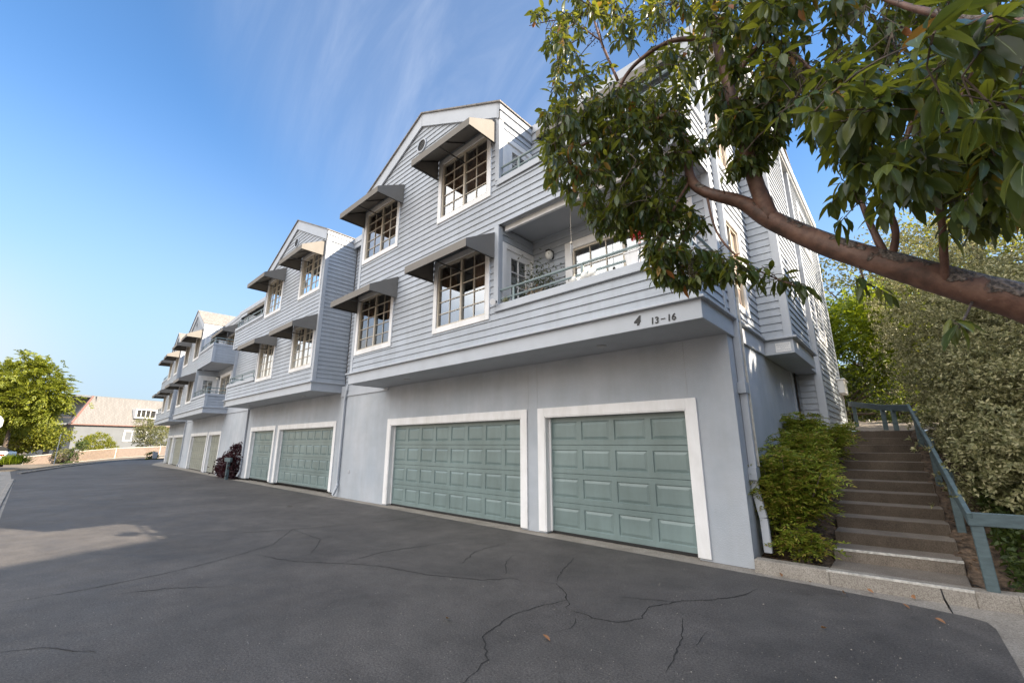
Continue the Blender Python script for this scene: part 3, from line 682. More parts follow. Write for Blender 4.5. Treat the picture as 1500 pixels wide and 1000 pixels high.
def block(loc, rz, mirror, label, ext=(0, 0), near=False, doors='green', fills=None):
    root = empty('townhouse_block', loc, label, 'building', 'grey townhouse blocks in one row', rz)
    B = Block(root, mirror); mbx = B.mb
    e0, e1 = XL - ext[0], XR + ext[1]
    # -------- ground storey
    RD, LD = (-5.44, -2.32), (-10.95, -5.72); FT = 2.31; fw = .17
    g = mbx(); F0 = FY(0)
    cuts = [e0, LD[0] + fw, LD[1] - fw, RD[0] + fw, RD[1] - fw, e1]
    for i in (0, 2, 4): g.quad(F0(cuts[i], 0, 0), F0(cuts[i + 1], 0, 0), F0(cuts[i + 1], ZL, 0), F0(cuts[i], ZL, 0))
    for i in (1, 3): g.quad(F0(cuts[i], FT - fw, 0), F0(cuts[i + 1], FT - fw, 0), F0(cuts[i + 1], ZL, 0), F0(cuts[i], ZL, 0))
    for i in (1, 2, 3, 4): g.quad((cuts[i], 0, 0), (cuts[i], .2, 0), (cuts[i], .2, FT), (cuts[i], 0, FT))
    g.box(XR - .001 if not ext[1] else e1, (XR if not ext[1] else e1) + .001, 0, 4.7 if near else 9, 0, ZS)
    g.box(e0, e1, .0, .1, ZL, ZL + .01)
    g.build('garage_wall', M['stucco'], root)
    for u in (-5.70, -5.46, -2.45): j = mbx(); j.fbox(F0, u - .005, u + .005, .0005, .004, FT, ZS); j.build('wall_joint', M['soffit'], root)
    if ext[0]:
        t = mbx(); t.fbox(F0, e0 + .02, XL + .2, .002, .022, ZS - .02, ZL); t.fbox(F0, e0 + .02, XL + .2, .0, .034, ZS - .07, ZS - .02); t.build('wall_trim', M['trimgrey'], root)
    if ext[1]:
        t = mbx(); t.fbox(F0, XR + .02, e1 - .02, .002, .022, ZS - .02, ZL); t.fbox(F0, XR + .02, e1 - .02, .0, .034, ZS - .07, ZS - .02); t.build('wall_trim', M['trimgrey'], root)
    dm = M[doors]
    garage_door(B, F0, *RD, FT, 4, dm); garage_door(B, F0, *LD, FT, 8, dm)
    # -------- overhang: soffit, fascia, ledge
    s = mbx(); s.box(XL, XR, YF, .0, ZS + .012, ZS + .08)
    s.build('soffit', M['soffit'], root)
    f = mbx()
    f.box(XL - .04, XR + .04, YF - .04, YF, ZS, ZL); f.box(XL - .04, XL, YF, 0.02, ZS, ZL); f.box(XR, XR + .04, YF, 2.2 if near else .4, ZS, ZL)
    f.build('fascia', M['trimgrey'], root, bevel=.005)
    f = mbx(); pr = [(YF + .02, ZL + .045), (YF - .02, ZL + .045), (YF - .105, ZL + .022), (YF - .105, ZL - .012), (YF + .02, ZL - .004)]
    f.prism([(XL - .10, y, z) for y, z in pr], (XR - XL + .20, 0, 0))
    f.box(XR + .02, XR + .10, YF, 2.2 if near else .4, ZL - .008, ZL + .03); f.box(XL - .10, XL - .02, YF, 0, ZL - .008, ZL + .03)
    f.build('ledge', M['trimgrey'], root, bevel=.006)
    # -------- lap siding
    W = [(-11.10, -9.24), (-7.55, -5.73)]; LZ, UZ = (4.0, 5.72), (6.72, 8.42)
    tw = .1
    holes = [(a + tw, b - tw, z0 + tw, z1 - tw) for a, b in W for z0, z1 in (LZ, UZ)]
    apx = (XL + XB) / 2; sl_ = .495; hw = (XB - XL) / 2
    def uf(z):
        if z <= ZE: return (XL, XB)
        k = (z - ZE) / sl_; return (XL + k, XB - k)
    w = mbx()
    siding(w, FY(YF), ZL + .03, ZE + hw * sl_ - .02, uf, holes, base=ZL + .03)
    siding(w, FY(YF), ZL + .03, 4.14, lambda z: (XB, XR), base=ZL + .03)
    siding(w, FY(YF), 5.96, 6.90, lambda z: (XB, XR), base=ZL + .03)
    siding(w, FXm(XL), ZL + .02, ZE, lambda z: (YF, .0), base=ZL + .03)
    siding(w, FX(XB), 6.2, ZE, lambda z: (YF, .0), [(-.98, .04, 6.1, 8.2)], base=ZL + .03)
    siding(w, FX(XB), ZL + .03, 5.95, lambda z: (YF, .0), [(-.98, .02, 3.6, 5.6)], base=ZL + .03)
    siding(w, FX(XR), ZL + .03, 4.14, lambda z: (YF, .0), base=ZL + .03)
    siding(w, FX(XR), 5.96, 6.90, lambda z: (YF, .0), base=ZL + .03)
    bh = [(-4.5, -2.2, 3.6, 5.55), (-4.3, -2.4, 6.4, 7.9)]
    siding(w, FY(0), ZL + .03, ZE, lambda z: (XB, XR), bh, base=ZL + .03)
    if ext[0]: siding(w, FY(.12), ZL + .01, ZE + .3, lambda z: (e0, XL), base=ZL + .03)
    if ext[1]: siding(w, FY(.12), ZL + .01, ZE + .3, lambda z: (XR, e1), base=ZL + .03)
    if not near: siding(w, FX(XR), ZL + .03, ZE, lambda z: (0, 7), base=ZL + .03)
    else: siding(w, FX(XR), ZL + .03, ZE, lambda z: (0, 2.3), [(.5, 1.45, 3.9, 5.45), (.5, 1.45, 6.6, 8.1)], base=ZL + .03)
    # parapet backs, floors, ceilings
    w.box(XB, XR - .10, YF + .09, YF + .12, ZL, 4.15); w.box(XB, XR - .10, YF + .09, YF + .12, 5.97, 6.92)
    w.box(XR - .12, XR - .09, YF + .1, 0, ZL, 4.15); w.box(XR - .12, XR - .09, YF + .1, 0, 5.97, 6.92)
    w.build('siding', M['siding'], root)
    for z0, z1 in ((ZL, ZL + .05), (5.98, 6.10)): fl = mbx(); fl.box(XB + .002, XR - .01, YF + .02, -.002, z0, z1); fl.build('balcony_floor', M['soffit'], root)
    if near: hd = mbx(); hd.box(XB + .05, XR - .02, YF + .13, YF + .19, 5.86, 5.98); hd.build('header_beam', M['white'], root)
    # parapet caps
    for zc in (4.14, 6.90):
        c = mbx(); c.box(XB - .01, XR + .045, YF - .045, YF + .14, zc, zc + .11); c.box(XR - .14, XR + .045, YF + .14, -.005, zc, zc + .11)
        c.box(XB - .06, XR + .06, YF - .055, YF - .03, zc - .035, zc + .012); c.build('parapet_cap', M['trimgrey'], root, bevel=.006)
    # corner boards
    cb = .10
    def cboard(*bxs):
        c = mbx()
        for q in bxs: c.box(*q)
        c.build('corner_board', M['trimgrey'], root, bevel=.003)
    cboard((XL - .026, XL + cb, YF - .028, YF + .002, ZL + .03, ZE), (XL - .027, XL, YF + .002, YF + cb, ZL + .03, ZE))
    for z0, z1 in ((7.01, ZE), (4.25, 5.95)): cboard((XB - cb, XB + .026, YF - .028, YF + .002, z0, z1), (XB, XB + .027, YF + .002, YF + cb, z0, z1))
    cboard((XR - cb, XR + .03, -.03, 0.002, 4.25, ZE), (XR, XR + .03, 0.002, .1, ZL + .04, ZE))
    for z0, z1 in ((ZL + .04, 4.13), (5.96, 6.89)): cboard((XR - cb, XR + .027, YF - .027, YF, z0, z1), (XR, XR + .027, YF, YF + cb, z0, z1))
    # -------- gable roof with raking fascia
    za = ZE + hw * sl_; ov = .045; th = .40
    rk = mbx()
    for sx in (-1, 1):
        xe = apx + sx * (hw + ov); ze = za - (hw + ov) * sl_
        rk.prism([(apx, YF - .032, za + .34), (xe, YF - .032, ze + .34), (xe, YF - .032, ze - .03), (apx, YF - .032, za - .03)], (0, -.035, 0))
        rk.prism([(xe, YF - .067, ze + .34), (xe, YF - .067, ze - .03), (xe - sx * .06, YF - .067, ze - .03), (xe - sx * .06, YF - .067, ze + .34)], (0, 1.3, 0))
        rk.prism([(xe + sx * .035, YF - .06, ze + .34), (xe + sx * .035, YF - .06, ze + .17), (xe, YF - .06, ze + .17), (xe, YF - .06, ze + .34)], (0, 1.28, 0))
    rk.build('gable_fascia', M['trimgrey'], root, bevel=.004)
    rf = mbx(); t = .035
    for sx in (-1, 1):
        xe = apx + sx * (hw + ov + .07); ze = za - (hw + ov + .07) * sl_ + .345
        rf.prism([(apx, YF - .11, za + .345), (xe, YF - .11, ze), (xe, YF - .11, ze + t), (apx, YF - .11, za + .345 + t)], (0, 6.1, 0))
    zr = ZE + .36; yr = 5.0; zt = zr + .40 * yr; xr_ = e1 + (.42 if near else 0)
    # main roof behind the gable
    rf.prism([(e0, -.06, zr), (e0, yr, zt), (e0, yr, zt - .06), (e0, -.06, zr - .06)], (xr_ - e0, 0, 0))
    rf.prism([(e0, yr, zt), (e0, yr * 2, zr), (e0, yr * 2, zr - .06), (e0, yr, zt - .06)], (xr_ - e0, 0, 0))
    rf.build('roof', M['shingle'], root)
    for a, b in ((e0, XL - .04), (XB + .04, xr_)):
        if b - a > .3: ef = mbx(); ef.box(a, b, -.05, 0.0, ZE, zr); ef.box(a, b, -.085, -.05, ZE + .17, zr + .02); ef.build('eave_fascia', M['trimgrey'], root, bevel=.004)
    awning(B, FY(0), -4.75, -1.95, 8.38)
    # side shell behind
    sh = mbx(); sh.poly([(e0 + .01, .1, ZE - 6), (e0 + .01, 2 * yr, 0), (e0 + .01, 2 * yr, zr - .07), (e0 + .01, yr, zt - .07), (e0 + .01, .1, zr - .07)])
    xs = XR - .03 if near else e1 - .01
    sh.poly([(xs, .15, 0), (xs, 2 * yr, 0), (xs, 2 * yr, zr - .07), (xs, yr, zt - .07), (xs, .15, zr - .07)])
    sh.quad((e0, 2 * yr, 0), (e1, 2 * yr, 0), (e1, 2 * yr, zr), (e0, 2 * yr, zr))
    sh.quad((XL + .03, -.0 + .02, ZL + .1), (XL + .03, YF + .02, ZL + .1), (XL + .03, YF + .02, ZE), (XL + .03, .02, ZE))
    sh.build('inner_shell', M['room'], root)
    # round gable vent
    v = mbx(); vx, vz, vr = apx, 9.36, .20; n = 20
    ring = [(vx + math.cos(2 * math.pi * i / n) * vr, vz + math.sin(2 * math.pi * i / n) * vr) for i in range(n)]
    rin = [(vx + math.cos(2 * math.pi * i / n) * vr * .82, vz + math.sin(2 * math.pi * i / n) * vr * .82) for i in range(n)]
    for i in range(n):
        k = (i + 1) % n; (a, b), (a2, b2), (p, q), (p2, q2) = ring[i], ring[k], rin[i], rin[k]; yo, yi = YF - .045, YF - .005
        v.quad((a, yo, b), (a2, yo, b2), (p2, yo, q2), (p, yo, q)); v.quad((a, yi, b), (a2, yi, b2), (a2, yo, b2), (a, yo, b)); v.quad((p, yi, q), (p2, yi, q2), (p2, yo, q2), (p, yo, q))
    for i in range(6):
        z = vz - vr * .62 + i * vr * .25; hx = math.sqrt(max(.001, (vr * .82) ** 2 - (z - vz) ** 2)); v.prism([(vx - hx, YF - .03, z), (vx - hx, YF - .036, z - .006), (vx - hx, YF - .006, z + .03), (vx - hx, YF - .0, z + .03)], (2 * hx, 0, 0))
    vo = v.build('gable_vent', M['trimgrey'], root)
    vb = mbx(); vb.poly([(p, YF - .024, q) for p, q in rin]); vb.build('vent_opening', M['lampmetal'], vo)
    # -------- windows and awnings
    fl_ = fills or {}
    for i, (a, b) in enumerate(W):
        for jn, (z0, z1) in enumerate((LZ, UZ)):
            window(B, FY(YF), a, b, z0, z1, fillrange=fl_.get((i, jn)), muntin=fl_.get('muntin', True))
            awning(B, FY(YF), a - .07, b + .13, (5.83 if jn == 0 else 8.52))
    # balcony doors and windows
    glazed_door(B, FX(XB), -1.0, .045, 3.55, 5.64)
    glazed_door(B, FX(XB), -1.0, -.02, 6.10, 8.20, glz=(.20, .12, .35, .14))
    window(B, FY(0), -4.64, -2.05, 3.72, 5.64, cols=(3, 3), rows=4, tw=.17, name='balcony_window', fillrange=((0, .06, 'curtain', 0),))
    window(B, FY(0), -4.4, -2.3, 6.3, 8.0, cols=(3, 3), rows=4, tw=.1, name='balcony_window')
    railing(B, XB + .02, XR - .04, 4.25, (-5.15, -3.6, -2.46, XR - .04))
    railing(B, XB + .02, XR - .04, 7.01, (-5.0, -3.2, XR - .04))
    lamp(B, FY(0), -5.0, 5.5)
    # soffit downlights
    for x in (-9.3, -3.6): d = mbx(); d.lathe((x, -.55, ZS - .012), [(.075, .0), (.085, .01), (.085, .024)], 14); d.build('soffit_light', M['galv'], root)
    # downspout at the window end
    if ext[0]:
        ds = mbx(); x = e0 + .36
        for p, q in (((x + .1, -.02, ZL + .05), (x + .1, -.06, ZL - .18)), ((x + .1, -.06, ZL - .18), (x, -.05, ZL - .48)), ((x, -.05, ZL - .48), (x, -.05, .42)), ((x, -.05, .42), (x + .05, -.07, .32)), ((x + .05, -.07, .32), (x - .02, -.15, .06))):
            ds.bar(p, q, .085, .065, up=(0, 1, 0))
        ds.build('downspout', M['trimgrey'], root, bevel=.008)
        v = mbx(); v.fbox(F0, e0 + .9, e0 + 1.02, 0, .012, .74, .84); v.build('wall_plate', M['soffit'], root, bevel=.004)
    if ext[1]:
        ds = mbx(); x = XR + .1
        for p, q in (((x, -.05, ZS), (x, -.05, .3)), ((x, -.05, .3), (x, -.15, .06))): ds.bar(p, q, .085, .065, up=(0, 1, 0))
        ds.build('downspout', M['trimgrey'], root, bevel=.008)
    return B

C_ = 'curtain'; Gb = 'greyblind'
B4 = block((OX, 0, 0), 0, False, 'grey lap-sided townhouse block nearest the camera, numbered 4 and 13-16, with two sage garage doors', ext=(2.70, 0), near=True,
           fills={(0, 0): ((0, .42, C_, 0), (.80, .98, 'blind', .08)), (1, 0): ((0, .35, C_, 0), (.68, .98, 'blind', .12)), (0, 1): ((0, .3, C_, 0), (.3, 1, C_, .0)), (1, 1): ((0, 1, C_, 0),)})
B3 = block((-18.75, 0.10, 0.07), 0, True, 'second grey townhouse block from the camera, a purple shrub at its far end', ext=(0, 4.05), doors='green',
           fills={(0, 0): ((0, .5, Gb, 0),), (1, 0): ((0, .55, Gb, 0),), (0, 1): ((0, .5, C_, 0),), (1, 1): ((0, .5, Gb, 0),)})
a2 = R_(-2.5)
B2 = block((-32.0, 0.31, 0.0), a2, False, 'third grey townhouse block from the camera, its open balcony wrapping the near corner', ext=(2.7, 0), doors='greentan', fills={'muntin': False})
a1 = R_(-3.5)
B1 = block((-44.1, 0.98, 0.0), a1, True, 'farthest grey townhouse block at the end of the row by the chain-link fence', ext=(0, 0), doors='greentan', fills={'muntin': False})
# ---- everything only the near block shows: numbers, side bay, far side, drain pipe
mbx = B4.mb; root4 = B4.root
def text(s, size, loc, parent, name, shear=0.0, bold=0.0, rot=(math.pi / 2, 0, 0)):
    cu = bpy.data.curves.new(name, 'FONT'); cu.body = s; cu.size = size; cu.extrude = .004; cu.shear = shear; cu.offset = bold
    o = bpy.data.objects.new(name, cu); COL.objects.link(o); bpy.context.view_layer.update()
    me = bpy.data.meshes.new_from_object(o.evaluated_get(bpy.context.evaluated_depsgraph_get())); bpy.data.objects.remove(o)
    me.name = name; me.materials.clear(); me.materials.append(M['black'])
    q = bpy.data.objects.new(name, me); COL.objects.link(q); q.parent = parent; q.location = loc; q.rotation_euler = rot; return q
text('4', .175, (-2.70 - OX, YF - .046, 3.295), root4, 'house_number', .25, .008)
text('13', .13, (-2.455 - OX, YF - .046, 3.265), root4, 'house_number', .08, .002)
d = mbx(); d.box(-2.298, -2.235, YF - .05, YF - .04, 3.305, 3.315); d.build('number_dash', M['black'], root4)
text('16', .13, (-2.215 - OX, YF - .046, 3.265), root4, 'house_number', .08, .002)
XO = -1.30; Y0, Y1 = 2.24, 4.50
w = mbx()
siding(w, FY(Y0), ZL + .03, ZE, lambda z: (XR, XO), base=ZL + .03)
siding(w, FX(XO), ZL + .03, ZE, lambda z: (Y0, Y1), base=ZL + .03)
siding(w, FX(XO), 1.3, ZE, lambda z: (5.35, 9.6), base=ZL + .03)
siding(w, FY(5.35), 1.3, ZE, lambda z: (XR, XO), base=ZL + .03)
siding(w, FX(XR), 1.0, ZS, lambda z: (4.7, 5.4), base=ZL + .03)
siding(w, FX(XR), ZL, ZE, lambda z: (4.45, 5.4), base=ZL + .03)
w.build('side_siding', M['siding'], root4)
b = mbx(); b.box(XR, XO + .03, Y0 - .03, Y1, ZS, ZL); b.build('bay_fascia', M['trimgrey'], root4, bevel=.005)
b = mbx(); b.box(XR, XO + .10, Y0 - .10, Y1 + .02, ZL - .01, ZL + .03); b.build('bay_ledge', M['trimgrey'], root4, bevel=.006)
c = mbx(); c.box(XO - .1, XO + .028, Y0 - .028, Y0, ZL + .03, ZE); c.build('corner_board', M['trimgrey'], root4)
c = mbx(); c.box(XO, XO + .028, Y0, Y0 + .1, ZL + .03, ZE); c.build('corner_board', M['trimgrey'], root4)
c = mbx(); c.box(XO - .02, XO + .03, Y1 - .12, Y1, ZL + .03, ZE); c.build('corner_board', M['trimgrey'], root4)
c = mbx(); c.box(XO - .12, XO + .03, 5.32, 5.47, 1.3, ZE); c.build('corner_board', M['trimgrey'], root4)
c = mbx(); c.box(XO, XO + .03, 9.45, 9.6, 1.3, ZE); c.build('corner_board', M['white'], root4)
c = mbx(); c.box(XR, XR + .03, 4.70, 4.82, 1.0, ZS); c.build('corner_board', M['trimgrey'], root4)
c = mbx(); c.box(XR, XO + .06, 0.02, 9.9, ZE, ZE + .05); c.build('side_soffit', M['white'], root4)
c = mbx(); c.box(XR + .0, XO + .10, -.02, 9.9, ZE + .05, ZE + .30); c.build('side_fascia', M['trimgrey'], root4, bevel=.005)
g = mbx(); g.quad((XR + .06, 4.9, 1.6), (XR + .06, 5.3, 1.6), (XR + .06, 5.3, 8.2), (XR + .06, 4.9, 8.2)); g.build('side_glazing', M['glass'], root4)
g = mbx(); g.quad((XR + .045, 4.88, 1.5), (XR + .045, 5.33, 1.5), (XR + .045, 5.33, 8.3), (XR + .045, 4.88, 8.3)); g.build('side_lining', M['room'], root4)
for zz in (3.22, 5.9):
    c = mbx(); c.box(XR, XO - .05, 4.5, 5.33, zz, zz + .28); c.build('side_band', M['trimgrey'], root4)
c = mbx(); c.box(XO, XO + .16, 8.7, 9.6, 3.05, 3.42); c.box(XO, XO + .20, 8.66, 9.64, 3.42, 3.46); c.build('rear_deck', M['white'], root4, bevel=.005)
window(B4, FX(XR), .45, 1.45, 3.78, 5.5, cols=(1, 1), rows=4, tw=.11, name='side_window')
window(B4, FX(XR), .45, 1.45, 6.5, 8.15, cols=(1, 1), rows=4, tw=.11, name='side_window')
window(B4, FX(XO), 6.2, 7.6, 4.2, 5.6, cols=(1, 1), rows=4, tw=.11, name='side_window')
window(B4, FX(XO), 6.2, 7.6, 6.7, 8.1, cols=(1, 1), rows=4, tw=.11, name='side_window')
sg = mbx(); sg.box(-1.56, -1.318, Y0 - .038, Y0 - .031, 3.255, 3.425); sp = sg.build('notice_plate', M['white'], root4)
ln = mbx()
for i, (a, bb) in enumerate(((-1.545, -1.335), (-1.525, -1.35), (-1.48, -1.41), (-1.54, -1.33))):
    z = 3.392 - i * .033; x = a
    while x < bb:
        q = random.uniform(.010, .03); ln.box(x, min(x + q, bb), Y0 - .040, Y0 - .0381, z - .004, z + .004); x += q + .007
ln.build('notice_line', M['soffit'], sp)
# drain pipe and old board on the near corner
ds = mbx()
for p, q in (((XR + .055, .30, 8.5), (XR + .055, .30, .95)), ((XR + .055, .30, .95), (XR + .12, .26, .62)), ((XR + .12, .26, .62), (XR + .13, .24, .18)),):
    ds.bar(p, q, .10, .075, up=(0, 1, 0))
dp = ds.build('drain_pipe', M['trimgrey'], root4, bevel=.008)
for z in (2.35, 1.12):
    k = mbx(); k.box(XR + .002, XR + .115, .20, .40, z, z + .17); k.build('pipe_strap', M['siding'], dp, bevel=.004)
ds = mbx(); ds.bar((XR + .05, .43, 3.9), (XR + .05, .43, 1.30), .13, .03, up=(0, 1, 0)); ds.build('old_board', M['oldboard'], root4, bevel=.004)
# illegible little numerals at the end of the second block
for i in range(3):
    t = B3.mb(); x = -2.02 + i * .10; t.box(x, x + .035, YF - .046, YF - .04, 3.27 + .02 * (i == 0), 3.44); t.build('house_number', M['black'], B3.root)

# ---- things standing on the near balcony
def at_root(o, loc): return rel(loc)
def pot_plant(loc, label, h, r, n, lm, pot=(.11, .15)):
    e = empty('potted_plant', loc, label, 'plant'); p = MB(); p.lathe((0, 0, 0), [(pot[0] * .7, 0), (pot[0], pot[1]), (pot[0] * 1.08, pot[1]), (pot[0] * 1.08, pot[1] - .02)], 14); p.build('pot', M['lampmetal'], e, smooth=True)
    c = np.random.normal(size=(n, 3)) * np.array([r, r * .8, h * .28]) * .55; c[:, 2] += pot[1] + h * .5
    leaf_mesh('foliage', c, rdir(n, .3), rdir(n), np.random.uniform(.05, .09, n), .03, lm, parent=e); return e
LM_dark = leafmat('dark_balcony_leaf', [(.02, .035, .015), (.05, .07, .03), (.16, .15, .10)], .15)
pot_plant((-5.08, -.32, 3.56), 'bushy dark plant behind the balcony rail beside the wall lamp', 1.75, .42, 700, LM_dark, (.16, .28))
pot_plant((-5.36, -1.03, 4.25), 'tiny pale flowering plant on the left end of the balcony cap', .10, .05, 60, leafmat('pale_flower', [(.6, .55, .4), (.1, .14, .05)], .2), (.04, .04))
pot_plant((-4.72, -.93, 4.25), 'low cream and brown flowers along the balcony cap by the dark plant', .16, .14, 130, leafmat('cream_flower', [(.6, .5, .35), (.2, .08, .05), (.7, .62, .5)], .2), (.07, .05))
LANT = [(-3.76, 'shortest round glass lantern on the balcony cap, leftmost of three'), (-3.56, 'middle round glass lantern of the three on the balcony cap'), (-3.40, 'tallest glass lantern on the balcony cap, nearest the white planter')]
for i, (x, l) in enumerate(LANT):
    e = empty('lantern', (x, YF + .045, 4.25), l, 'lantern', 'lanterns on the balcony cap')
    s_ = 1 + .22 * i; a = MB(); a.lathe((0, 0, 0), [(.03, 0), (.055 * s_, .02), (.06 * s_, .06), (.05 * s_, .10 * s_), (.02, .125 * s_)], 14); a.build('lantern_glass', M['lampglass'], e, smooth=True)
    a = MB(); a.lathe((0, 0, .12 * s_), [(.028, 0), (.028, .018), (.012, .03), (.004, .05)], 10); a.build('lid', M['vinyl'], e)
pl = empty('planter_box', (-2.67, YF + .045, 4.25), 'white square planter box on the balcony cap under red flowers', 'planter')
a = MB(); a.prism([(-.105, -.08, 0), (.105, -.08, 0), (.105, .08, 0), (-.105, .08, 0)], (0, 0, .001)); a.hexa([(-.09, -.07, .0), (.09, -.07, .0), (.09, .07, .0), (-.09, .07, .0), (-.115, -.085, .2), (.115, -.085, .2), (.115, .085, .2), (-.115, .085, .2)]); a.build('box', M['white'], pl, bevel=.006)
a = MB(); a.box(-.125, .125, -.095, .095, .19, .215); a.build('rim', M['white'], pl, bevel=.005)
LM_red = leafmat('red_flower', [(.45, .02, .03), (.6, .05, .05), (.35, .01, .02)], .3, tcol=(.6, .05, .04))
for x, z, l in ((-2.57, 4.72, 'red flower cluster above the white planter box'), (-2.24, 4.84, 'red flower cluster hanging nearer the block corner')):
    e = empty('flower_cluster', (x, YF + .0, z), l, 'flowers', 'red flowers on the balcony'); n = 200
    leaf_mesh('petals', np.random.normal(size=(n, 3)) * .045, rdir(n), rdir(n), .05, .045, LM_red, parent=e)
    q = MB(); q.tube([(0, 0, 0), (.02, .03, -.2), (.0, .05, -.45)], .006, 5); q.build('stem', M['lampmetal'], e)
fl = empty('floodlight', (-5.54, YF - .10, 4.32), 'small white security floodlight at the left end of the balcony', 'light')
a = MB(); a.tube([(0, .07, 0), (0, 0, -.02)], .02, 8); a.build('bracket', M['lampmetal'], fl)
a = MB(); a.tube([(0, 0, -.02), (.03, -.05, -.04), (.045, -.075, -.05)], [.03, .055, .06], 12); a.build('lamp_head', M['white'], fl)
ch = empty('wind_chime', (-4.0, -.75, 5.2), 'slim wind chime hanging from the balcony ceiling', 'wind chime')
a = MB(); a.tube([(0, 0, .76), (0, 0, 0)], .004, 5); a.build('cord', M['vinyl'], ch)
a = MB(); a.lathe((0, 0, -.03), [(.03, 0), (.03, .03), (.01, .05)], 10); a.build('top_disc', M['vinyl'], ch)
for k in range(4):
    a = MB(); an = k * 1.57; a.tube([(math.cos(an) * .02, math.sin(an) * .02, -.03), (math.cos(an) * .02, math.sin(an) * .02, -.18 - .03 * k)], .005, 5); a.build('chime_tube', M['galv'], ch)

# ================================================================== plants
def spray_set(tips, dirs, length, k, leafL, leafW, droop=.25, jit=.25):
    """feathery sprays: k leaflets on both sides of each little stalk"""
    n = len(tips); pos = []; dr = []; nr = []
    dirs = dirs / np.linalg.norm(dirs, axis=1, keepdims=True)
    side = np.cross(dirs, np.array([0, 0, 1.0]) + np.random.normal(size=(n, 3)) * .35); side /= np.linalg.norm(side, axis=1, keepdims=True) + 1e-9
    up = np.cross(side, dirs); ln = length * np.random.uniform(.7, 1.3, n)[:, None]
    for i in range(k):
        t = (i + .5) / k
        base = tips + dirs * ln * t - np.array([0, 0, 1.0]) * ln * droop * t * t
        for sg in (-1, 1):
            pos.append(base); dr.append(side * sg * 1.0 + dirs * .8 + np.random.normal(size=(n, 3)) * jit); nr.append(up + np.random.normal(size=(n, 3)) * .3)
    pos.append(tips + dirs * ln - np.array([0, 0, 1.0]) * ln * droop); dr.append(dirs.copy()); nr.append(up)
    pos = np.concatenate(pos); dr = np.concatenate(dr); nr = np.concatenate(nr); m = len(pos)
    return pos, dr, nr, leafL * np.random.uniform(.7, 1.25, m), leafW * np.random.uniform(.8, 1.2, m)
def ell_points(cs, n, shell=.55):
    """points in the union of ellipsoids (c, r), gathered towards the outside"""
    wts = np.array([r[0] * r[1] * r[2] for c, r in cs]) ** .67; wts /= wts.sum(); out_ = []; od = []
    for (c, r), q in zip(cs, wts):
        m = max(1, int(n * q)); d = rdir(m); rad = shell + (1 - shell) * np.random.rand(m) ** .6
        out_.append(np.array(c) + d * np.array(r) * rad[:, None]); od.append(d)
    return np.concatenate(out_), np.concatenate(od)
def clumped(cs, nclump, per, spread, shell=.6):
    c, d = ell_points(cs, nclump, shell); sz = np.random.uniform(.6, 1.4, len(c))
    p = np.repeat(c, per, 0) + np.random.normal(size=(len(c) * per, 3)) * (np.repeat(sz, per)[:, None] * np.array([spread, spread, spread * .55]))
    return p, np.repeat(d, per, 0), c
def limbs(mb, base, targets, r0, bend=.25, n=6, split=.35):
    b = Vector(base)
    for t in targets:
        t = Vector(t); pts = []; mid = b.lerp(t, .45) + Vector((random.gauss(0, bend), random.gauss(0, bend), abs(random.gauss(0, bend))))
        for i in range(7):
            u = i / 6; pts.append(b * (1 - u) ** 2 + mid * 2 * u * (1 - u) + t * u * u)
        L = (t - b).length; mb.tube(pts, [max(.006, r0 * (1 - .85 * i / 6)) for i in range(7)], n, wob=.15)
def tree(name, label, base, cs, trunk_r, lm, leafL, leafW, nclump, per, spread, group=None, fork=.45, nl=14, spray=0, cat='tree', bark='greybark', shell=.6, up=.15, droop=.2):
    e = empty(name, base, label, cat, group); b = np.array(base, float)
    p, d, c = clumped(cs, nclump, per, spread, shell)
    if spray:
        pos, dr, nr, L, Wd = spray_set(p, d * .8 + np.random.normal(size=p.shape) * .5 + np.array([0, 0, up]), spray, 5, leafL, leafW)
    else:
        pos, dr, nr = p, d * .5 + rdir(len(p), up), rdir(len(p), .8); L = leafL * np.random.uniform(.7, 1.3, len(p)); Wd = leafW * np.random.uniform(.7, 1.3, len(p))
    leaf_mesh('crown', pos, dr, nr, L, Wd, lm, parent=e, origin=b, droop=droop)
    t = MB(); cc = np.mean([np.array(q[0]) for q in cs], 0) - b; f = Vector(cc * fork); f.z = max(f.z, .2)
    t.tube([(0, 0, -.3), (f.x * .2, f.y * .2, f.z * .35), (f.x * .6, f.y * .6, f.z * .7), tuple(f)], [trunk_r * 1.25, trunk_r, trunk_r * .85, trunk_r * .7], 10, wob=.15)
    limbs(t, f, [tuple(q - b) for q in c[np.random.choice(len(c), min(nl, len(c)), replace=False)]], trunk_r * .6)
    t.build('trunk', M[bark], e, smooth=True)
    return e

LM_nandina = leafmat('nandina_leaf', [(.07, .11, .014), (.16, .23, .022), (.27, .33, .035), (.34, .33, .05), (.30, .19, .06)], .35, .5, (.32, .36, .03))
LM_pitto = leafmat('variegated_leaf', [(.07, .08, .03), (.17, .175, .075), (.31, .30, .15), (.50, .46, .27)], .25, .45, (.40, .38, .14))
LM_lime = leafmat('lime_leaf', [(.07, .11, .008), (.12, .17, .010), (.17, .21, .015)], .45, .55, (.42, .48, .02))
LM_mid = leafmat('mid_green_leaf', [(.02, .04, .010), (.045, .075, .018), (.09, .12, .03)], .3, .5, (.25, .32, .03))
LM_darkg = leafmat('dark_green_leaf', [(.012, .022, .008), (.03, .045, .014), (.05, .07, .02)], .2, .5)
LM_olive = leafmat('olive_leaf', [(.06, .075, .03), (.12, .13, .05), (.20, .19, .08)], .35, .5, (.40, .38, .10))
LM_purple = leafmat('purple_leaf', [(.02, .007, .010), (.035, .011, .016), (.06, .022, .026)], .2, .45, (.15, .02, .03))
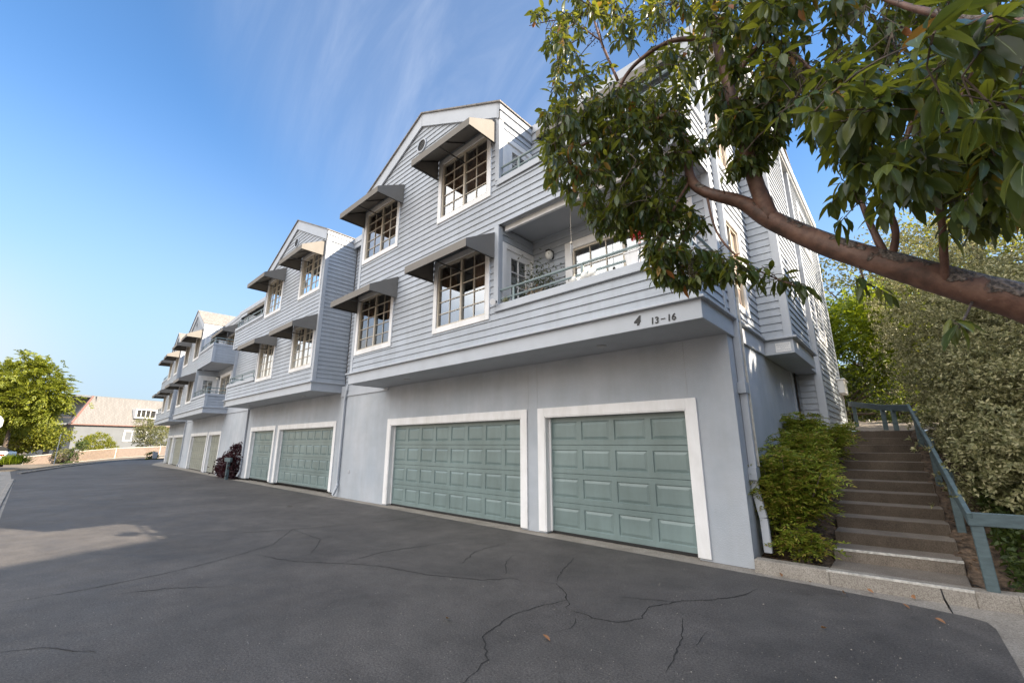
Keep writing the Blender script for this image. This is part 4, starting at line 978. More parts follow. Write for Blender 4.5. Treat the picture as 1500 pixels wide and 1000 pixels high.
LM_sunny = leafmat('sunny_lime_leaf', [(.10, .13, .015), (.17, .20, .02), (.25, .26, .03)], .38, .5, (.45, .48, .04))
LM_gold = leafmat('yellow_green_leaf', [(.10, .13, .015), (.17, .19, .02), (.25, .24, .03)], .4, .5, (.50, .48, .05))

def nandina(x, y, h, w, n, label):
    z0 = hill_h(x, y); e = empty('nandina_shrub', (x, y, z0), label, 'shrub', 'feathery shrubs beside the steps')
    ns = 16; st = MB(); tips = []; dirs = []
    for i in range(ns):
        a = random.uniform(0, 6.28); rr = w * random.uniform(.25, 1); top = Vector((math.cos(a) * rr, math.sin(a) * rr, h * random.uniform(.55, 1) * (1 - .25 * (rr / w))))
        b = Vector((math.cos(a) * .08, math.sin(a) * .08, -.05)); pts = [b, b.lerp(top, .5) + Vector((0, 0, h * .08)), top]
        st.tube(pts, [.011, .009, .005], 5)
        for k in range(max(1, n // ns)):
            u = random.uniform(.30, 1.08) ** .8; q = pts[0].lerp(pts[2], u) + Vector((0, 0, h * .08 * 4 * u * (1 - u) * .6)); aa = random.uniform(0, 6.28)
            dd = Vector((math.cos(aa), math.sin(aa), random.uniform(-.1, .75))); off = random.uniform(0, .22) * w
            tips.append(tuple(q + Vector((dd.x, dd.y, 0)) * off)); dirs.append(tuple(dd))
    pos, dr, nr, L, Wd = spray_set(np.array(tips), np.array(dirs), .24, 8, .062, .021, droop=.35)
    leaf_mesh('foliage', pos, dr, nr, L, Wd, LM_nandina, parent=e); st.build('stem', M['greybark'], e)
nandina(-1.42, .75, 1.50, .50, 1300, 'tall bushy yellow-green feathery shrub at the foot of the steps')
nandina(-1.36, 1.75, 1.45, .50, 1200, 'feathery green shrub halfway along the steps against the stucco side wall')
nandina(-1.45, 3.3, 1.30, .62, 1300, 'spreading feathery shrub near the top of the steps below the side bay')
nandina(-1.30, .32, .50, .22, 170, 'small low feathery shoot just behind the kerb')

# big grey-green variegated shrub on the right
def rosettes(c, d, k, L, W):
    n = len(c); pos = []; dr = []; nr = []
    for i in range(k):
        r = rdir(n); v = d * .75 + r; pos.append(c + r * .012); dr.append(v); nr.append(d + r * .3)
    pos = np.concatenate(pos); m = len(pos)
    return pos, np.concatenate(dr), np.concatenate(nr), L * np.random.uniform(.7, 1.3, m), W * np.random.uniform(.8, 1.2, m)
def bigshrub(name, label, base, cs, nro, lm, L, Wd, k=8, spread=.16, per=14, cat='shrub'):
    e = empty(name, base, label, cat)
    p, d, c = clumped(cs, nro // per, per, spread, .72)
    pos, dr, nr, LL, WW = rosettes(p, d + np.array([0, 0, .25]), k, L, Wd)
    leaf_mesh('foliage', pos, dr, nr, LL, WW, lm, parent=e, origin=base)
    s = MB(); b = np.array(base); limbs(s, (0, 0, -.1), [tuple(q - b) for q in c[np.random.choice(len(c), min(26, len(c)), replace=False)]], .05, .3); s.build('stem', M['greybark'], e, smooth=True)
    return e
bx, by = 2.05, 4.2
bigshrub('variegated_shrub', 'huge grey-green variegated shrub filling the bank right of the steps', (bx, by, hill_h(bx, by)),
         [((2.0, 4.2, 3.0), (1.35, 2.7, 1.75)), ((1.6, 2.6, 2.1), (.95, 1.3, 1.2)), ((1.75, 5.8, 3.6), (1.25, 1.6, 1.5)), ((2.4, 1.9, 2.2), (1.1, 1.2, 1.3)), ((1.2, 4.9, 2.8), (.65, 1.3, 1.3)), ((1.15, 8.0, 4.5), (1.4, 1.6, 2.7)), ((1.2, 3.1, 2.0), (.72, 1.8, 1.0)), ((1.3, 1.7, 1.6), (.6, .8, .8)), ((1.25, 6.4, 3.9), (1.0, 1.2, 1.9)), ((1.0, 2.2, 1.55), (.5, 1.6, .8)), ((.95, 4.4, 2.5), (.5, 1.4, 1.0)), ((.78, 2.3, 1.30), (.30, 1.6, .55)), ((.62, 3.9, 2.0), (.26, 1.2, .6))], 27000, LM_pitto, .056, .028)
n = 5200; q = np.stack([np.random.uniform(.56, 2.4, n), np.random.uniform(.28, 2.6, n), np.zeros(n)], 1); q[:, 2] = [hill_h(a, b) + random.uniform(.03, .42) for a, b in q[:, :2]]
tag(leaf_mesh('ground_cover', q, rdir(n, .1), rdir(n, 1.0), np.random.uniform(.05, .11, n), np.random.uniform(.03, .06, n), LM_mid), kind='stuff')
n = 2200; q = np.stack([np.random.uniform(-1.75, .33, n), np.random.uniform(.16, 5.3, n), np.zeros(n)], 1); q = q[(q[:, 0] < -1.05) | (q[:, 0] > .26)]; n = len(q); q[:, 2] = [hill_h(a, b) + .015 for a, b in q[:, :2]]
LM_litter = leafmat('dry_litter', [(.06, .035, .02), (.14, .08, .04), (.22, .12, .06)], .05, .8)
tag(leaf_mesh('bark_litter', q, rdir(n, 0) * np.array([1, 1, .25]), np.tile([0, 0, 1.0], (n, 1)) + rdir(n) * .4, np.random.uniform(.03, .07, n), np.random.uniform(.012, .03, n), LM_litter), kind='stuff')

# trees up the bank behind
tree('lime_tree', 'lime-green feathery tree behind the path at the head of the steps', (-.35, 14.5, 2.6), [((-.4, 14.5, 4.6), (1.7, 1.8, 1.6)), ((-.9, 13.9, 6.2), (1.4, 1.4, 1.2)), ((.4, 15, 6.6), (1.5, 1.5, 1.3)), ((-.2, 14.2, 3.4), (1.8, 1.3, .8)), ((-.6, 13.6, 5.2), (1.5, 1.0, 1.6))], .12, LM_lime, .16, .06, 170, 12, .36, spray=.45, group='trees on the bank behind the steps', up=-.05)
tree('broadleaf_tree', 'dark shady tree behind the path fence near the block corner', (-1.9, 12.6, 2.2), [((-1.7, 12.6, 3.3), (1.6, 1.2, 1.3)), ((-.9, 12.0, 2.9), (.9, .8, .9))], .10, LM_darkg, .14, .07, 90, 16, .3, group='trees on the bank behind the steps')
tree('broadleaf_tree', 'bright mid-green bush just behind the wooden path fence', (-.05, 10.6, 2.2), [((-.05, 10.6, 3.0), (.75, .75, .95)), ((.15, 10.4, 2.5), (.8, .6, .5))], .05, LM_mid, .09, .05, 70, 22, .17, group='trees on the bank behind the steps')
tree('broadleaf_tree', 'tall pale olive tree showing above the branch, against the sky', (-1.0, 24, 4.5), [((-1.2, 24, 10.2), (2.4, 2.4, 2.4)), ((.8, 24, 11.2), (2.6, 2.4, 2.4)), ((3.4, 23, 10.6), (2.4, 2, 2.6)), ((.6, 24, 8), (3, 2, 1.8))], .22, LM_olive, .22, .11, 240, 20, .5, group='trees on the bank behind the steps')
tree('broadleaf_tree', 'golden sunlit tree above the big variegated shrub', (2.6, 12.5, 3.2), [((2.4, 12, 6.6), (1.8, 1.6, 1.7)), ((3.6, 12.5, 7.3), (1.8, 1.8, 2.0)), ((1.6, 12.2, 5.4), (1.3, 1.3, 1.2)), ((2.6, 10.8, 4.6), (1.6, 1.4, 1.4)), ((2.0, 12, 8.0), (1.5, 1.5, 1.3)), ((4.2, 12.3, 8.8), (1.8, 1.8, 1.5)), ((3.2, 11.4, 6.0), (1.6, 1.2, 1.2))], .14, LM_gold, .13, .06, 420, 24, .30, group='trees on the bank behind the steps')
tree('broadleaf_tree', 'mid-green tree filling the gap behind the lime-green tree', (.9, 18, 3.5), [((.6, 18, 6.5), (2.2, 1.5, 2.6)), ((-1.6, 18.5, 6.0), (1.8, 1.5, 2.4)), ((2.6, 18, 7.0), (2, 1.5, 2.6))], .2, LM_mid, .2, .1, 240, 20, .42, group='trees on the bank behind the steps')
tree('evergreen_tree', 'dense dark evergreen higher up the bank beyond the variegated shrub', (9.2, 8.5, 4.6), [((9, 8.4, 6.7), (2.6, 3.7, 3.5))], .25, LM_darkg, .42, .26, 260, 24, .4, group='trees on the bank behind the steps', shell=.35)
# neighbouring house on the bank, right of the photographer: its roof edge throws the shade over the driveway
hA, hB = Vector((7.65, 5.5, 0)), Vector((11.6, -6.0, 0)); hu = (hB - hA).normalized(); hv = Vector((-hu.y, hu.x, 0)); hL = (hB - hA).length
hh = empty('hillside_house', (hA.x, hA.y, 2.0), 'grey lap-sided neighbour house on the bank right of the photographer', 'building')
def hF(d0): return lambda a, w, d: tuple(hu * a - hv * (d - d0) + Vector((0, 0, w - 2.0)))
w = MB(); siding(w, hF(.3), 1.0, 9.85, lambda z: (.35, hL), [(2, 3.4, 5.2, 6.6), (6, 7.4, 5.2, 6.6), (2, 3.4, 8.0, 9.3), (6, 7.4, 8.0, 9.3)])
for q in ((.36, .32, 8), (hL, .32, 8)): w.quad(tuple(hu * q[0] + hv * q[1] + Vector((0, 0, -1))), tuple(hu * q[0] + hv * q[2] + Vector((0, 0, -1))), tuple(hu * q[0] + hv * q[2] + Vector((0, 0, 7.85))), tuple(hu * q[0] + hv * q[1] + Vector((0, 0, 7.85))))
w.build('wall', M['siding'], hh)
r = MB(); r.hexa([tuple(hu * a + hv * d + Vector((0, 0, z))) for z, a0_, a1_, d0_, d1_ in ((7.85, 0, hL + .3, 0, 8.3), (8.2, 0, hL + .3, 0, 8.3)) for a, d in ((a0_, d0_), (a1_, d0_), (a1_, d1_), (a0_, d1_))]); r.build('roof', M['shingle'], hh)
for a_ in (2, 6):
    for z_ in (5.2, 8.0):
        t = MB(); f_ = hF(.3)
        for q in ((a_ - .12, a_, z_ - .12, z_ + 1.5), (a_ + 1.4, a_ + 1.52, z_ - .12, z_ + 1.5), (a_, a_ + 1.4, z_ - .12, z_), (a_, a_ + 1.4, z_ + 1.38, z_ + 1.5)): t.fbox(f_, q[0], q[1], -.05, .045, q[2], q[3])
        o = t.build('window', M['white'], hh); t = MB(); t.quad(f_(a_, z_, -.03), f_(a_ + 1.4, z_, -.03), f_(a_ + 1.4, z_ + 1.4, -.03), f_(a_, z_ + 1.4, -.03)); t.build('pane', M['dark'], o)

# ------------------------------------------------------------------ the leaning red-barked tree
LM_arb = leafmat('leathery_leaf', [(.016, .034, .014), (.026, .052, .018), (.045, .078, .024), (.14, .16, .03)], .36, .34, (.46, .46, .03), .5)
LM_arby = leafmat('yellowing_leaf', [(.20, .17, .02), (.30, .16, .03), (.28, .08, .03)], .35, .5, (.5, .3, .04))
RIB = mat('leaf_midrib', (.15, .19, .07), .5, .05)
tb = Vector((2.35, -2.75, .35))
arb = empty('red_barked_tree', tb, 'leaning red-barked tree with leathery leaves overhanging the driveway on the right', 'tree')
axf = rel(tb)
def br(pts, r, n=10, wob=.10):
    t = MB(axf); P3 = [P(*q) for q in pts]
    # rounder path
    out_ = []; rr = []
    for i in range(len(P3) - 1):
        p0 = P3[max(i - 1, 0)]; p1 = P3[i]; p2 = P3[i + 1]; p3 = P3[min(i + 2, len(P3) - 1)]
        for k in range(5):
            u = k / 5; out_.append(.5 * ((2 * p1) + (-p0 + p2) * u + (2 * p0 - 5 * p1 + 4 * p2 - p3) * u * u + (-p0 + 3 * p1 - 3 * p2 + p3) * u ** 3)); rr.append(r[i] + (r[i + 1] - r[i]) * u)
    out_.append(P3[-1]); rr.append(r[-1])
    t.tube(out_, rr, n, wob=wob); return t, out_
BR = []
t, path = br([(1640, 500, 1.95), (1500, 444, 2.0), (1400, 416, 2.15), (1300, 386, 2.35), (1210, 358, 2.6), (1130, 322, 2.8), (1085, 296, 2.9), (1035, 282, 3.0), (1012, 262, 3.1), (1005, 215, 3.2), (988, 165, 3.3)], [.098, .084, .076, .070, .066, .060, .045, .037, .034, .032, .025], 14, .06)
p0 = P(1640, 500, 1.95)
t.tube([tb + Vector((.05, 0, -.6)), tb + Vector((-.05, -.02, .35)), tb.lerp(p0, .55) + Vector((.1, .1, .1)), p0], [.19, .17, .15, .125], 14, wob=.08)
BR += path
for pts, r in (([(1128, 322, 2.8), (1105, 262, 2.85), (1088, 200, 2.95), (1068, 130, 3.05), (1048, 50, 3.2), (1040, -60, 3.4)], [.056, .048, .042, .037, .031, .025]),
               ([(1306, 378, 2.35), (1312, 340, 2.3), (1300, 285, 2.3), (1325, 210, 2.25), (1352, 130, 2.2), (1400, 20, 2.2)], [.020, .017, .015, .013, .011, .008]),
               ([(1300, 378, 2.35), (1285, 350, 2.4), (1265, 305, 2.5), (1240, 230, 2.6), (1215, 120, 2.75)], [.022, .018, .014, .011, .007]),
               ([(1385, 418, 2.15), (1380, 330, 2.05), (1372, 260, 1.95), (1395, 180, 1.9), (1440, 60, 1.8)], [.02, .015, .013, .01, .007]),
               ([(1540, 30, 1.5), (1440, 30, 1.7), (1330, 10, 2.0), (1230, -30, 2.3)], [.026, .02, .014, .009]),
               ([(1068, 130, 3.05), (1120, 60, 2.9), (1180, 95, 2.75), (1240, 160, 2.5)], [.022, .017, .013, .007]),
               ([(1048, 60, 3.2), (985, 60, 3.3), (930, 95, 3.45), (905, 140, 3.5), (922, 180, 3.5)], [.022, .018, .015, .013, .010]),
               ([(905, 118, 3.5), (880, 60, 3.6), (862, 0, 3.7)], [.012, .010, .008]),
               ([(880, 60, 3.6), (830, 30, 3.7), (775, 38, 3.8)], [.007, .005, .003]),
               ([(988, 165, 3.3), (930, 185, 3.4), (880, 200, 3.5), (835, 225, 3.6), (812, 255, 3.6)], [.022, .016, .012, .008, .004]),
               ([(1005, 215, 3.2), (960, 240, 3.2), (915, 270, 3.25), (885, 310, 3.3)], [.016, .011, .007, .004]),
               ([(1012, 262, 3.1), (985, 310, 3.05), (965, 370, 3.0), (985, 430, 2.95)], [.012, .009, .006, .003]),
               ([(1035, 284, 3.0), (1050, 340, 2.9), (1085, 380, 2.8), (1130, 405, 2.7), (1185, 425, 2.55)], [.009, .007, .006, .005, .003]),
               ([(1250, 372, 2.5), (1262, 400, 2.4), (1270, 425, 2.3)], [.006, .005, .003]),
               ([(1425, 440, 2.1), (1415, 462, 1.9), (1405, 480, 1.75)], [.006, .005, .003]),
               ([(1400, 180, 1.9), (1450, 170, 1.7), (1490, 200, 1.5)], [.009, .007, .004])):
    t2, path = br(pts, r, 8, .12); BR += path
    b = len(t.v); t.v += t2.v; t.f += [[i + b for i in f] for f in t2.f]; t.m += t2.m
t.build('trunk', M['bark'], arb, smooth=True)
BRN = [tuple(q) for q in BR]
tw = MB(axf); Lp, Ld, Ln, LL, LW, LMi = [], [], [], [], [], []
def whorl(c, d, L, k, dead=.03):
    d = Vector(d).normalized(); a = d.orthogonal().normalized(); b = d.cross(a); ph = random.random() * 6.28
    for i in range(k):
        an = ph + i * 2.4; o = a * math.cos(an) + b * math.sin(an); v = d * random.uniform(.15, .75) + o * random.uniform(.7, 1.1) + Vector((0, 0, -random.uniform(.35, 1.3)))
        Lp.append(tuple(c - d * .012 * i + o * .004)); Ld.append(tuple(v)); nn = Vector((0, 0, 1)) + o * .35 + Vector((random.gauss(0, .35), random.gauss(0, .35), 0)); Ln.append(tuple(nn))
        l = L * random.uniform(.7, 1.15); LL.append(l); LW.append(l * random.uniform(.29, .39)); LMi.append(1 if random.random() < dead else 0)
def twig_to(c, r=.0035):
    c = Vector(c); B_ = np.array(BRN); dd = np.linalg.norm(B_ - np.array(c), axis=1); dd = np.where(dd < .10, dd + .5, dd) + np.random.rand(len(B_)) * .08; s_ = Vector(BRN[int(np.argmin(dd))])
    L = (c - s_).length; m = s_.lerp(c, .5) + Vector((random.gauss(0, .12 * L), random.gauss(0, .12 * L), .10 * L)); k_ = min(1.6, .6 + L)
    tw.tube([s_, s_.lerp(m, .55) + Vector((0, 0, .02 * L)), m, c], [r * 1.2 * k_, r * 1.05 * k_, r * .9 * k_, r * .7], 5, cap=False); BRN.append(tuple(c)); BRN.append(tuple(m)); return (c - m).normalized()
def fill(poly, n, d0, d1, L, k=(6, 9), dead=.025, holes=()):
    xs = [p[0] for p in poly]; ys = [p[1] for p in poly]; c = 0; tries = 0
    def inside(x, y, pl):
        r_ = False; j = len(pl) - 1
        for i in range(len(pl)):
            if (pl[i][1] > y) != (pl[j][1] > y) and x < (pl[j][0] - pl[i][0]) * (y - pl[i][1]) / (pl[j][1] - pl[i][1]) + pl[i][0]: r_ = not r_
            j = i
        return r_
    while c < n and tries < n * 60:
        tries += 1; x, y = random.uniform(min(xs), max(xs)), random.uniform(min(ys), max(ys))
        if not inside(x, y, poly) or any(inside(x, y, h) for h in holes): continue
        q = P(x, y, random.uniform(d0, d1)); d = twig_to(q); whorl(q, d + Vector((0, 0, -.15)), L, random.randint(*k), dead); c += 1
HOL = [[(1148, 20), (1200, 0), (1215, 60), (1195, 110), (1160, 100)], [(1145, 205), (1165, 180), (1240, 260), (1225, 330), (1170, 300)], [(1290, 160), (1330, 130), (1345, 175), (1310, 215)], [(1250, 265), (1290, 250), (1310, 300), (1270, 310)], [(1340, 290), (1400, 270), (1400, 310), (1350, 320)], [(900, 70), (945, 60), (950, 100), (905, 115)], [(860, 20), (895, 60), (880, 100), (850, 60)], [(1000, 150), (1040, 140), (1045, 200), (1010, 210)]]
fill([(800, -40), (1110, -40), (1100, 120), (1075, 210), (990, 235), (870, 215), (805, 170)], 470, 2.8, 4.1, .088, holes=HOL[5:])
fill([(790, 150), (1000, 140), (1020, 240), (990, 330), (900, 330), (840, 300), (800, 270)], 520, 2.8, 3.9, .088, dead=.03)
fill([(845, 300), (1000, 290), (1040, 330), (1000, 365), (950, 345), (880, 350)], 100, 2.9, 3.4, .085)
fill([(765, 25), (800, 5), (850, 40), (845, 100), (800, 110), (790, 70)], 16, 3.6, 3.9, .10, k=(5, 7))
fill([(945, 350), (1050, 370), (1060, 405), (1010, 425), (955, 412), (945, 390)], 110, 2.75, 3.2, .092, dead=.04)
fill([(1040, 370), (1110, 385), (1185, 415), (1190, 438), (1120, 420), (1060, 410)], 26, 2.5, 2.85, .10, k=(5, 8))
fill([(1080, 130), (1150, 110), (1145, 210), (1120, 250), (1060, 260), (1065, 200)], 110, 2.7, 3.1, .092)
fill([(1100, -60), (1520, -60), (1520, 300), (1420, 330), (1300, 280), (1210, 270), (1140, 190), (1110, 100)], 560, 2.2, 3.6, .112, dead=.03, holes=HOL[:5])
fill([(1190, 90), (1520, 40), (1520, 300), (1430, 330), (1240, 270), (1180, 190)], 190, 1.5, 2.3, .118, holes=HOL[:5])
fill([(1330, 0), (1520, -20), (1520, 210), (1440, 230), (1350, 150)], 20, 1.05, 1.45, .12, k=(5, 8))
fill([(1210, 240), (1500, 260), (1500, 350), (1400, 345), (1330, 300), (1230, 330)], 30, 1.9, 2.4, .115)
fill([(1030, -40), (1210, -40), (1195, 110), (1140, 190), (1060, 205), (1020, 120)], 130, 2.6, 3.5, .11)
fill([(1450, 280), (1530, 290), (1530, 340), (1470, 330)], 5, 1.5, 1.9, .11)
for x, y, dd, L_, k in ((1300, 300, 2.15, .12, 7), (1215, 300, 2.3, .125, 7), (1385, 345, 1.95, .12, 8), (1262, 420, 2.3, .10, 8), (1300, 432, 2.3, .10, 6), (1405, 475, 1.75, .125, 7), (1090, 200, 2.7, .10, 7), (1205, 165, 1.75, .15, 5), (1500, 245, 1.15, .15, 4), (1490, 60, 1.2, .13, 5)):
    q = P(x, y, dd); d = twig_to(q, .004); whorl(q, d + Vector((0, 0, -.3)), L_, k, .0)
leaf_mesh('crown', Lp, Ld, Ln, np.array(LL), np.array(LW), [LM_arb, LM_arby, RIB], LMi, arb, big=True, droop=.22, fold=.16, origin=tb, rib=2)
# fruit bunches
bm_ = MB(axf)
def bunch(q, n, r):
    for i in range(n):
        c = q + Vector((random.gauss(0, r), random.gauss(0, r), random.gauss(-.02, r * 1.2))); s_ = random.uniform(.0045, .0075)
        bm_.add([c + Vector(v) * s_ for v in ((1, 0, 0), (-1, 0, 0), (0, 1, 0), (0, -1, 0), (0, 0, 1), (0, 0, -1))], ((0, 2, 4), (2, 1, 4), (1, 3, 4), (3, 0, 4), (2, 0, 5), (1, 2, 5), (3, 1, 5), (0, 3, 5)))
        if i % 3 == 0: tw.tube([q + Vector((0, 0, .05)), c], .0012, 3, cap=False)
for x, y, dd, n, r in ((870, 55, 3.6, 45, .05), (965, 40, 3.2, 90, .06), (985, 20, 3.2, 80, .05), (985, 195, 3.1, 90, .06), (940, 260, 3.1, 70, .05), (955, 325, 3.0, 60, .05), (1270, 20, 2.0, 60, .06), (1230, 90, 2.1, 50, .05), (1170, 115, 2.4, 90, .07), (1130, 100, 2.6, 80, .06), (1180, 150, 2.3, 70, .06), (900, 190, 3.3, 60, .06), (1010, 390, 2.8, 40, .05), (925, 20, 3.4, 50, .05), (1310, 60, 1.9, 40, .05)):
    bunch(P(x, y, dd), n, r)
bm_.build('fruit', M['berry'], arb); tw.build('twig', M['greybark'], arb)

# fallen leaves, every one its own
FL = [(1238, 868, .02, 'curled brown leaf in the gutter below the steps'), (1341, 877, .014, 'pale brown leaf in the gutter beside the cracked kerb'), (1333, 891, .01, 'flat orange leaf at the asphalt edge below the cracked kerb'), (1203, 919, .01, 'upright curled orange leaf alone on the asphalt in front of the steps'), (1386, 913, .01, 'tan leaf on the asphalt nearest the right corner of the driveway'), (654, 905, .01, 'small orange-brown leaf in the middle of the driveway beside a crack'), (806, 938, .008, 'faint reddish leaf on the asphalt near the bottom edge, below a crack'), (1145, 844, .016, 'dark red-brown leaf in the gutter nearest the drain pipe'), (1187, 852, .016, 'long red-brown leaf lying against the kerb face'), (1280, 868, .014, 'thin brown leaf scrap between two gutter leaves')]
LM_fall = leafmat('fallen_leaf_brown', [(.20, .085, .035), (.28, .13, .06), (.33, .18, .10)], .15, .6)
for x, y, z, l in FL:
    p = G(x, y, z); a = random.uniform(0, 6.28); d_ = (math.cos(a), math.sin(a), .15)
    o = leaf_mesh('fallen_leaf', [(0, 0, 0)], [d_], [(random.gauss(0, .5), random.gauss(0, .5), 1)], random.uniform(.065, .085), random.uniform(.03, .045), LM_fall, big=True, droop=-.25, fold=.35); o.location = p
    tag(o, l, 'leaf', 'fallen leaves by the steps and driveway')
o = leaf_mesh('paper_scrap', [(0, 0, 0)], [(1, .25, .05)], [(0, .2, 1)], .34, .05, mat('pale_paper', (.6, .57, .5), .7), big=True, droop=0, fold=.1); o.location = G(419, 741, .006); tag(o, 'pale strip of litter lying on the asphalt before the second block', 'litter')
# ================================================================== the far end of the driveway
def GZ(px, py, z=0.0): v = G(px, py, z); return v
def at(px, d, z=0.0):
    v = P(px, 650, d); v.z = z; return v
# fence of chain link with slats along the far kerb
FP = [at(px_, d_, P(px_, y_, d_).z) for px_, y_, d_ in ((40, 686, 53), (113, 677, 57), (172, 671, 62), (236, 667, 68), (275, 665, 70))]
fe = empty('chain_link_fence', FP[1], 'tan slatted chain-link fence with pale posts along the far end of the driveway', 'fence'); xf = rel(FP[1])
RE = [G(28, 694), G(90, 684.5), G(160, 676), G(213, 671.2), G(262, 668)]
vb = MB()
for i in range(4):
    vb.quad(RE[i] - Vector((0, 0, .008)), RE[i + 1] - Vector((0, 0, .008)), FP[i + 1], FP[i]); vb.quad(FP[i], FP[i + 1], FP[i + 1] + Vector((-9, 0, -.15)), FP[i] + Vector((-9, 0, -.15)))
tag(vb.build('verge', M['dirt']), kind='structure')
M['slat'] = mat('tan_fence_slat', (.22, .165, .13), .8, .12, 5); M['postw'] = mat('pale_fence_post', (.62, .58, .52), .6, .08, 5)
sm = MB(xf); rm = MB(xf)
for a, b in zip(FP, FP[1:]):
    L = (b - a).length; n = int(L / .11); t = (b - a) / n
    for i in range(n): sm.bar(a + t * (i + .5) + Vector((0, 0, .05)), a + t * (i + .5) + Vector((0, 0, 1.38)), .085, .012, up=(-t.y, t.x, 0))
    rm.tube([a + Vector((0, 0, 1.42)), b + Vector((0, 0, 1.42))], .03, 6); rm.tube([a + Vector((0, 0, .06)), b + Vector((0, 0, .06))], .02, 6)
    k = max(1, round(L / 6))
    for i in range(k):
        q = a.lerp(b, i / k); p = MB(xf); p.tube([q - Vector((0, 0, .2)), q + Vector((0, 0, 1.5))], .05, 8); p.build('post', M['postw'], fe)
sm.build('slat_panel', M['slat'], fe); rm.build('rail', M['postw'], fe)
kf = MB()
for a, b in zip(RE, RE[1:]): kf.bar(a, b, .15, .16)
tag(kf.build('far_kerb', M['concrete']), kind='structure')
vp = at(86, 37); e = empty('marker_pole', vp, 'slim white marker pole in front of the chain-link fence', 'pole'); t = MB(); t.tube([(0, 0, -.1), (0, 0, 2.35)], .03, 8); t.build('shaft', M['postw'], e); t = MB(); t.lathe((0, 0, 2.35), [(.035, 0), (.035, .05), (.01, .08)], 8); t.build('cap', M['white'], e)

# house with the mansard roof
A = at(97, 76, -.8); Bq = at(262, 93, -.8); u = (Bq - A).normalized(); v = Vector((-u.y, u.x, 0)); 
if v.dot(_Fh) < 0: v = -v
Lh = (Bq - A).length
ho = empty('mansard_house', A, 'pale grey house with a shingled mansard roof beyond the chain-link fence', 'building')
def H(a, z, d): q = u * a + v * d; return (q.x, q.y, z)      # along the front, height, depth
M['hwall'] = mat('pale_grey_house_wall', (.135, .145, .155), .8, .05, 1); M['hroof'] = shingle(); M['hroof'].name = 'tan_mansard_shingle'
for nd in M['hroof'].node_tree.nodes:
    if nd.type == 'TEX_BRICK':
        nd.inputs['Color1'].default_value = (.155, .152, .148, 1); nd.inputs['Color2'].default_value = (.19, .185, .18, 1); nd.inputs['Mortar'].default_value = (.12, .10, .085, 1); nd.inputs['Scale'].default_value = 1.2
M['pinktrim'] = mat('brown_red_trim', (.22, .12, .10), .7, .1)
zE = P(103, 618, 76).z + .7; zT = P(122, 579, 77.5).z + 1.1; D = 14
w = MB()
w.quad(H(.5, -1, 0), H(Lh, -1, 0), H(Lh, zE, 0), H(.5, zE, 0)); w.quad(H(.5, -1, 0), H(.5, -1, D), H(.5, zE, D), H(.5, zE, 0)); w.quad(H(Lh, -1, 0), H(Lh, -1, D), H(Lh, zT, D), H(Lh, zT, 0)); w.quad(H(.5, -1, D), H(Lh, -1, D), H(Lh, zT, D), H(.5, zT, D))
w.quad(H(3.4, zE, 1.2), H(3.4, zE, D), H(3.4, zT, D), H(3.4, zT, 1.2)); w.build('wall', M['hwall'], ho)
r = MB(); ins = 2.0
r.hexa([H(-.1, zE - .1, -.5), H(Lh + .3, zE - .1, -.5), H(Lh + .3, zE - .1, 1.0), H(-.1, zE - .1, 1.0), H(3.1, zT, ins - .3), H(Lh + .3, zT, ins - .3), H(Lh + .3, zT, ins + .6), H(3.1, zT, ins + .6)])
ro = r.build('roof', M['hroof'], ho)
t = MB(); t.hexa([H(-.25, zE - .28, -.58), H(Lh + .3, zE - .28, -.58), H(Lh + .3, zE - .28, .3), H(-.25, zE - .28, .3), H(-.25, zE - .1, -.58), H(Lh + .3, zE - .1, -.58), H(Lh + .3, zE - .1, .3), H(-.25, zE - .1, .3)]); t.build('eave_band', M['pinktrim'], ro)
t = MB(); t.bar(H(-.12, zE, -.45), H(3.08, zT, ins - .25), .22, .3); t.build('rake_trim', M['pinktrim'], ro)
t = MB(); t.hexa([H(.4, zT - .25, ins), H(Lh + .3, zT - .25, ins), H(Lh + .3, zT - .25, D), H(.4, zT - .25, D), H(.4, zT + .12, ins), H(Lh + .3, zT + .12, ins), H(Lh + .3, zT + .12, D), H(.4, zT + .12, D)]); t.build('flat_roof', M['hwall'], ho)
t = MB(); t.hexa([H(-1.6, zE - .3, 1.2), H(.5, zE - .3, 1.2), H(.5, zE - .3, D), H(-1.6, zE - .3, D), H(-1.6, zE, 1.2), H(3.4, zE, 1.2), H(3.4, zE, D), H(-1.6, zE, D)]); bs = t.build('balcony_slab', M['hwall'], ho)
t = MB()
for i in range(28):
    d = 1.3 + i * .34; t.bar(H(-1.5, zE, d), H(-1.5, zE + .95, d), .06, .06)
for i in range(9): t.bar(H(-1.5 + i * .3, zE, 1.3), H(-1.5 + i * .3, zE + .95, 1.3), .06, .06)
t.bar(H(-1.5, zE + 1, 1.2), H(-1.5, zE + 1, D), .08, .08); t.bar(H(-1.5, zE + 1, 1.3), H(1.2, zE + 1, 1.3), .08, .08); t.build('railing', M['greybark'], ho)
for zb in (0.0, zE):
    o_ = (.48 if zb == 0 else 3.38)
    for d in (2.6, 6.2):
        t = MB(); t.quad(H(o_, zb + .1, d), H(o_, zb + .1, d + 2.2), H(o_, zb + 2.1, d + 2.2), H(o_, zb + 2.1, d))
        t.build('patio_window', M['dark'], ho)
